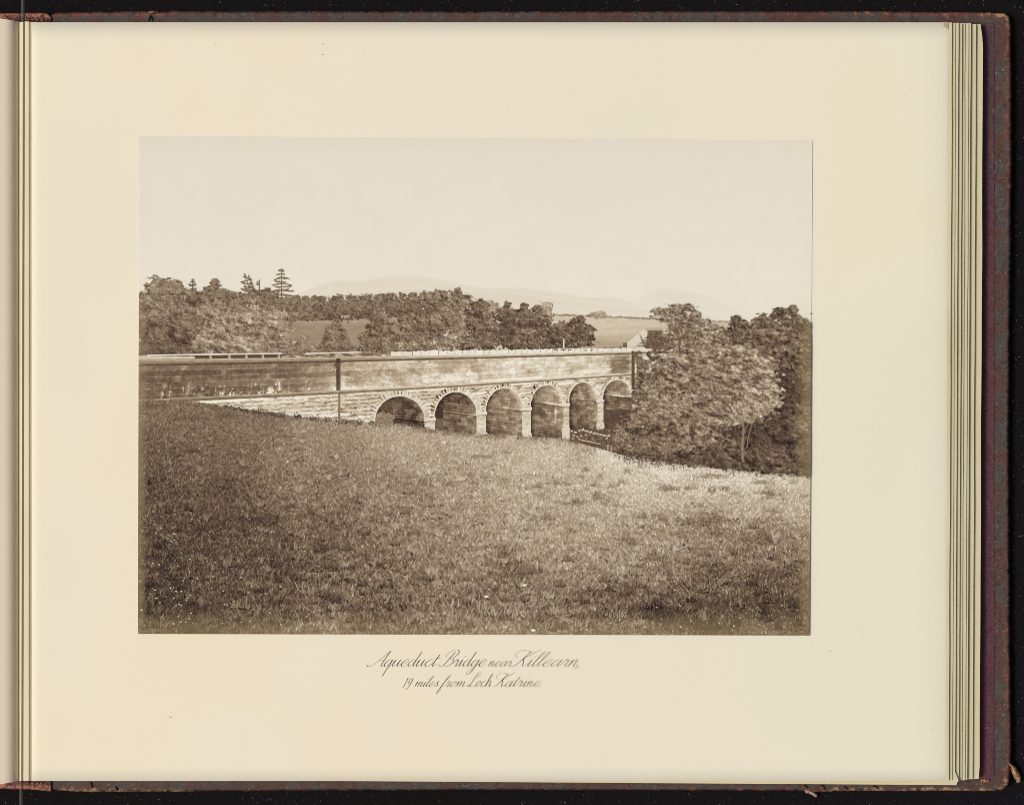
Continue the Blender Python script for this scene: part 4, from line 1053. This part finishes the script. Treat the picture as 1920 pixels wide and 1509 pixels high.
# tall pale grass along the wood edge on the right and dark fringe tufts
n = 6500; x = rg.uniform(1120, 1522, n); y = edge(x) + rg.normal(7, 8, n) + 5 * (vnoise(x / 14, x * 0, 5) - .5)
blades(p, x, y, rg.normal(204, 24, n) - 20 * sstep(1480, 1520, x), 4.6, .8, .1, nextlayer() + rg.random(n) * 1e-5, rg); nextlayer(1e-5)
for (cx, cy, rx, ry, tone, m) in ((360, 847, 17, 3.5, 58, 220), (905, 857, 22, 2.6, 108, 180), (1075, 942, 20, 6, 98, 260), (1250, 917, 22, 5, 104, 260), (1335, 894, 34, 5, 110, 380), (1425, 906, 26, 4, 116, 200), (1120, 935, 14, 4, 120, 120),
        (470, 975, 40, 7, 62, 300), (410, 990, 34, 6, 60, 220), (1330, 980, 56, 8, 92, 320), (1420, 1010, 64, 9, 98, 320), (960, 1065, 30, 10, 92, 300), (1165, 905, 8, 4, 112, 60), (1125, 895, 5, 8, 110, 60), (1290, 917, 8, 6, 108, 80), (1333, 920, 8, 6, 96, 80),
        (1360, 917, 10, 4, 102, 80), (1446, 928, 9, 6, 100, 90), (1176, 885, 6, 7, 112, 60), (780, 905, 40, 6, 104, 260), (360, 785, 30, 4, 82, 260), (290, 762, 24, 4, 74, 220), (420, 780, 20, 5, 76, 200), (540, 820, 14, 2.5, 84, 90), (1010, 895, 60, 5, 150, 200), (1240, 1150, 66, 12, 62, 360), (1400, 1130, 76, 14, 64, 360)):
    x = rg.normal(cx, rx * .5, m); y = rg.normal(cy, ry * .5, m); sc = gscale(cy)
    keep_ = rg.random(m) < .6; x, y = x[keep_] + rg.normal(0, rx * .25, keep_.sum()), y[keep_]; m = len(x)
    blades(p, x, y, .65 * rg.normal(tone, 18, m) + .35 * gtone(x, y), 2.5 + 6 * sc, .5 + .55 * sc, .1, nextlayer(2e-6) + rg.random(m) * 6e-6, rg); nextlayer(4e-6)
# weeds standing against the foot of the bridge
n = 2600; x = rg.uniform(400, 1085, n); y = edge(x) + rg.normal(2, 2.4, n); wd_ = fbm(x / 9, x * 0, 64)
ok_ = wd_ > .42; x, y = x[ok_], y[ok_]; n = len(x)
blades(p, x, y, gtone(x, y) - 34 + rg.normal(0, 26, n), 4.5, .7, .1, nextlayer() + rg.random(n) * 1e-5, rg); nextlayer(1e-5)
# separate tufts of coarser grass and low weeds, larger towards the viewer
for k in range(420):
    cy = 830 + 352 * rg.random() ** .8; cx = rg.uniform(264, 1512); sc = float(gscale(cy)); m = int(rg.integers(9, 22))
    if cy < edge(cx) + 12: continue
    x = cx + rg.normal(0, 4.5 * sc + 1.2, m); y = cy + rg.normal(0, 1.6 * sc + .4, m)
    g0 = float(gtone(np.array([cx]), np.array([cy]))[0])
    dk = rg.random() < .45
    z_ = nextlayer(1e-6)
    blades(p, cx + rg.normal(0, 6 * sc + 1.5, m), cy + 1.5 * sc + rg.normal(0, 1.2 * sc, m), np.full(m, g0 - 44) + rg.normal(0, 9, m), 3 + 4 * sc, .8 + .9 * sc, .2, z_ + rg.random(m) * 1e-6, rg)
    blades(p, x, y, np.full(m, g0 + (-6 if dk else 42)) + rg.normal(0, 18, m), 5 + 11 * sc, .5 + .62 * sc, .1, nextlayer(1e-6) + rg.random(m) * 1e-6, rg)
# long pale stalks
n = 320; x = rg.uniform(262, 1515, n); y = rg.uniform(890, 1175, n); sc = gscale(y)
blades(p, x, y, gtone(x, y) + rg.uniform(25, 75, n), 10 + 12 * sc, .4 + .3 * sc, .25, nextlayer() + rg.random(n) * 6e-6, rg); nextlayer()
o = p.build("grass", PR, "dense grass blades of the meadow"); o["kind"] = "stuff"
# daisies
p = Piece(); n = 150; x = 262 + np.abs(rg.normal(0, 190, n)); y = rg.uniform(955, 1172, n)
fx = np.concatenate([x, rg.uniform(1130, 1500, 70), rg.uniform(700, 1000, 24), [393, 396, 400, 333, 340, 326, 352, 372, 429, 983, 912, 1000]])
fy = np.concatenate([y, rg.uniform(1050, 1180, 70), rg.uniform(1000, 1170, 24), [997, 996, 999, 1110, 1108, 1121, 1121, 1124, 1053, 1097, 1118, 1181]])
n = len(fx); sc = gscale(fy); w = (1.1 + 1.5 * sc * rg.random(n)) ; hgt = w * .55; w[-3:] *= 2.6; hgt[-3:] *= 2.4
P = np.stack([np.stack([fx + w * math.cos(a), fy + hgt * math.sin(a)], -1) for a in (0.3, 1.8, 3.4, 4.9)], 1)
p.quads(P, rg.normal(208, 16, n), nextlayer()); o = p.build("daisies", PR, "scattered white daisies in the grass"); o["kind"] = "stuff"

# -- burn, rubble and right-hand trees
p = Piece(); z = nextlayer()
X, Y = band(1068, 1525, lambda x: np.interp(x, [1068, 1120, 1180, 1525], [806, 806, 800, 800]), lambda x: edge(x) + 1.5, 2.5, 40)
p.grid(X, Y, 88 + 60 * (fbm(X / 4, Y / 3, 171) - .5) - 20 * sstep(1200, 1300, X), z)
rg = np.random.default_rng(41); n = 900; x = rg.uniform(1072, 1240, n); y = np.interp(x, [1068, 1240], [812, 842]) + rg.normal(0, 9, n)
leaves(p, x, y, 1.8, rg.normal(88, 26, n), nextlayer() + rg.random(n) * 1e-5); nextlayer(1e-5)
n = 3600; x = rg.uniform(1150, 1523, n); y = edge(x) + rg.normal(-3, 7, n) + 14 * (fbm(x / 12, x * 0, 62) - .5)
blades(p, x, y, rg.normal(84, 26, n), 3.4, .8, .1, nextlayer() + rg.random(n) * 1e-5, rg); nextlayer(1e-5)
p.build("undergrowth", PR, "dark undergrowth in the hollow beyond the meadow")
p = Piece(); st = []
for (cx, cy, w) in [(1072, 808, 3.4), (1079, 811, 3.6), (1086, 807, 3.2), (1093, 806, 4.2), (1100, 808, 3.6), (1107, 810, 4), (1114, 812, 3.6), (1120, 813, 3.2), (1126, 815, 3.6), (1133, 817, 3.6), (1141, 817, 4.4), (1076, 817, 3), (1083, 819, 3), (1090, 817, 2.6), (1098, 815, 2.6), (1138, 822, 3), (1158, 822, 3.2), (1074, 822, 2.4), (1086, 823, 2.6)]:
    a = rg.uniform(0, .8, 4) + np.arange(4) * 1.57
    P = np.array([[(cx + w * math.cos(q) * rg.uniform(.8, 1.2), cy + w * .62 * math.sin(q) * rg.uniform(.8, 1.2)) for q in a]])
    p.quads(P, [[178 + rg.normal(0, 16), 150, 196, 205]], nextlayer(3e-6))
p.build("rubble_stones", PR, "pale rubble stones heaped at the foot of the last piers")
p = Piece(); stroke(p, [(1090, 825), (1108, 828.5), (1127, 833)], 2.4, 1.6, 172, 6); stroke(p, [(1090, 827), (1108, 830.5), (1127, 834.6)], 1.4, 1.2, 70, 6)
p.build("log", PR, "pale log lying by the rubble stones")
p = Piece()
for q in range(9): stroke(p, [(1139 + q * 2.6, 834 + rg.uniform(-1.5, 1)), (1139 + q * 2.5, 846 - (q > 5) * 3)], 1.0, 1.0, 172 - q * 4)
stroke(p, [(1138, 836.5), (1162, 838)], .8, .8, 150); p.build("fence", PR, "short pale picket fence in the hollow")

def limb_tree(label, lobes, base, amp, leaf, seed, limbs, tone, **k):
    par = Piece()
    crown(par, lobes, base, amp, leaf, seed, **k)
    o = par.build("tree", PR, label)
    q = Piece(); layer[0] += 0
    for pts, w0, w1 in limbs: stroke(q, pts, w0, w1, tone)
    q.build("trunk", o)
    return o
# dark trees at the back right
tree("dark tall tree at the right edge of the photograph", [(1500, 640, 36, 46), (1490, 612, 24, 18), (1515, 700, 30, 60), (1480, 680, 40, 50), (1505, 780, 34, 60), (1470, 770, 44, 60), (1500, 840, 40, 40)], 92, 46, 2.2, 51)
tree("dark oak crown with knobbed top behind the bright tree", [(1378, 600, 10, 9), (1385, 615, 20, 16), (1430, 606, 22, 16), (1465, 592, 20, 15), (1484, 584, 11, 12), (1462, 582, 8, 8), (1440, 630, 46, 28), (1400, 640, 40, 28), (1350, 622, 16, 11), (1360, 640, 34, 20), (1460, 660, 44, 36)], 88, 50, 2.2, 52)
tree("deep shadowed foliage behind the bright tree", [(1460, 730, 46, 50), (1440, 800, 56, 50), (1480, 850, 50, 34), (1400, 840, 60, 34)], 62, 26, 2.2, 53)
tree("ivy and bushes on the far end of the bridge", [(1204, 686, 13, 22), (1196, 668, 9, 10), (1224, 668, 12, 12), (1214, 716, 22, 18), (1194, 744, 13, 20), (1234, 690, 12, 14), (1238, 655, 12, 8)], 92, 44, 1.9, 54, gap=.5, dens=.8)
limb_tree("open-crowned oak standing over the end of the bridge", [(1238, 586, 18, 9), (1262, 580, 22, 10), (1288, 578, 16, 9), (1300, 592, 12, 12), (1272, 596, 26, 12), (1244, 602, 10, 6), (1262, 612, 12, 9), (1292, 612, 24, 10), (1318, 606, 14, 8), (1304, 634, 34, 18), (1334, 630, 22, 18), (1290, 655, 26, 12), (1262, 650, 12, 8), (1286, 624, 32, 20), (1260, 630, 12, 10), (1232, 594, 12, 6)],
          120, 60, 1.9, 55, [([(1274, 664), (1273, 640), (1268, 620), (1256, 603), (1243, 590)], 3, 1.0), ([(1269, 622), (1276, 606), (1288, 592)], 2.4, 1), ([(1273, 640), (1290, 622), (1312, 612)], 2.2, .9), ([(1268, 620), (1266, 600), (1264, 584)], 2, .8)], 96, gap=.5, dens=.9)
tree("leafy trees filling the middle of the right bank", [(1264, 704, 42, 34), (1300, 680, 40, 24), (1340, 668, 46, 26), (1310, 710, 60, 40), (1240, 746, 40, 36), (1270, 770, 60, 44), (1330, 770, 60, 46), (1390, 670, 40, 24), (1215, 775, 34, 30)], 116, 58, 2.1, 56)
tree("rounded thicket at the edge of the meadow", [(1200, 805, 44, 34), (1170, 820, 28, 22), (1235, 800, 50, 34), (1285, 815, 54, 38), (1250, 840, 60, 24), (1330, 838, 54, 28), (1200, 838, 40, 16)], 104, 46, 2.1, 57)
r6 = np.random.default_rng(66)
lob = [(x, edge(x) - r6.uniform(1, 6), r6.uniform(8, 20), r6.uniform(4, 9), r6.uniform(-8, 14)) for x in np.arange(1165, 1520, 13)]
tree("low scrub straggling along the edge of the meadow", lob, 84, 34, 1.8, 60)
tree("dark scrub at the right edge of the meadow", [(1360, 850, 46, 24), (1420, 858, 54, 24), (1480, 860, 46, 24), (1512, 850, 20, 34), (1300, 856, 40, 14)], 78, 32, 2.1, 58)
limb_tree("bright sunlit young tree in front of the dark wood", [(1398, 692, 50, 32, -8), (1432, 712, 32, 34, 4), (1444, 742, 24, 26, 12), (1385, 730, 54, 36, -6), (1418, 768, 38, 20, 10), (1368, 762, 40, 16, 6), (1390, 784, 26, 11, 8), (1345, 705, 46, 36, -12), (1428, 684, 32, 26, -2), (1338, 790, 22, 7, 12), (1320, 740, 30, 20, -14)], 126, 58, 2.2, 59,
          [([(1393, 866), (1392, 835), (1394, 806), (1393, 786), (1390, 768)], 5.2, 2.4), ([(1394, 812), (1402, 796), (1414, 780)], 2.4, 1.1), ([(1393, 800), (1382, 786), (1372, 774)], 2, 1), ([(1400, 840), (1404, 815), (1409, 798)], 1.8, 1.2)], 118)
p = Piece(); stroke(p, [(1305, 742), (1325, 752), (1345, 768), (1356, 776)], 1.4, .8, 126); stroke(p, [(1358, 790), (1362, 815), (1360, 838)], 1.2, .8, 96); p.build("branch", PR, "bare slanting twigs among the right bank trees")

# ---------------------------------------------------------------- clear strap over the gutter
ST = empty("holding_strap", (0, 0, 0))
tag(ST, "thin clear film strap stretched vertically over the album gutter at the left", "strap")
def strapz(y):
    return np.interp(y, [-420, -120, -20, 1529, 1630, 1930], [0.0102, 0.028, 0.0375, 0.0375, 0.028, 0.0102])
ys = np.concatenate([np.linspace(-420, -20, 14), np.linspace(0, 1509, 40), np.linspace(1529, 1930, 14)])
def strap_piece(name, x0, x1, dz, mat):
    xs = np.array([x0, x1]); z = strapz(ys) + dz
    X, Y = W(xs[:, None] + (ys * 0), np.repeat(ys[None], 2, 0), z[None])
    lean = (0.9 - ys / 1509 * 3.2) * S
    top = np.stack([X + lean, Y, np.repeat(z[None], 2, 0)], -1).reshape(-1, 3)
    low = top.copy(); low[:, 2] -= 0.00012
    n = len(ys); f = grid_faces(2, n); i = np.arange(n - 1)
    F_ = np.concatenate([f, f[:, ::-1] + 2 * n, np.stack([i, i + 1, i + 1 + 2 * n, i + 2 * n], 1), np.stack([i + n + 1, i + n, i + 3 * n, i + 1 + 3 * n], 1)])
    mesh_obj(name, np.concatenate([top, low]), F_, mat, ST)
strap_piece("film", 42.0, 46.0, 0, M_STRAP)
strap_piece("film_edge_highlight", 38.5, 42.0, 0.0001, M_STRAPE)
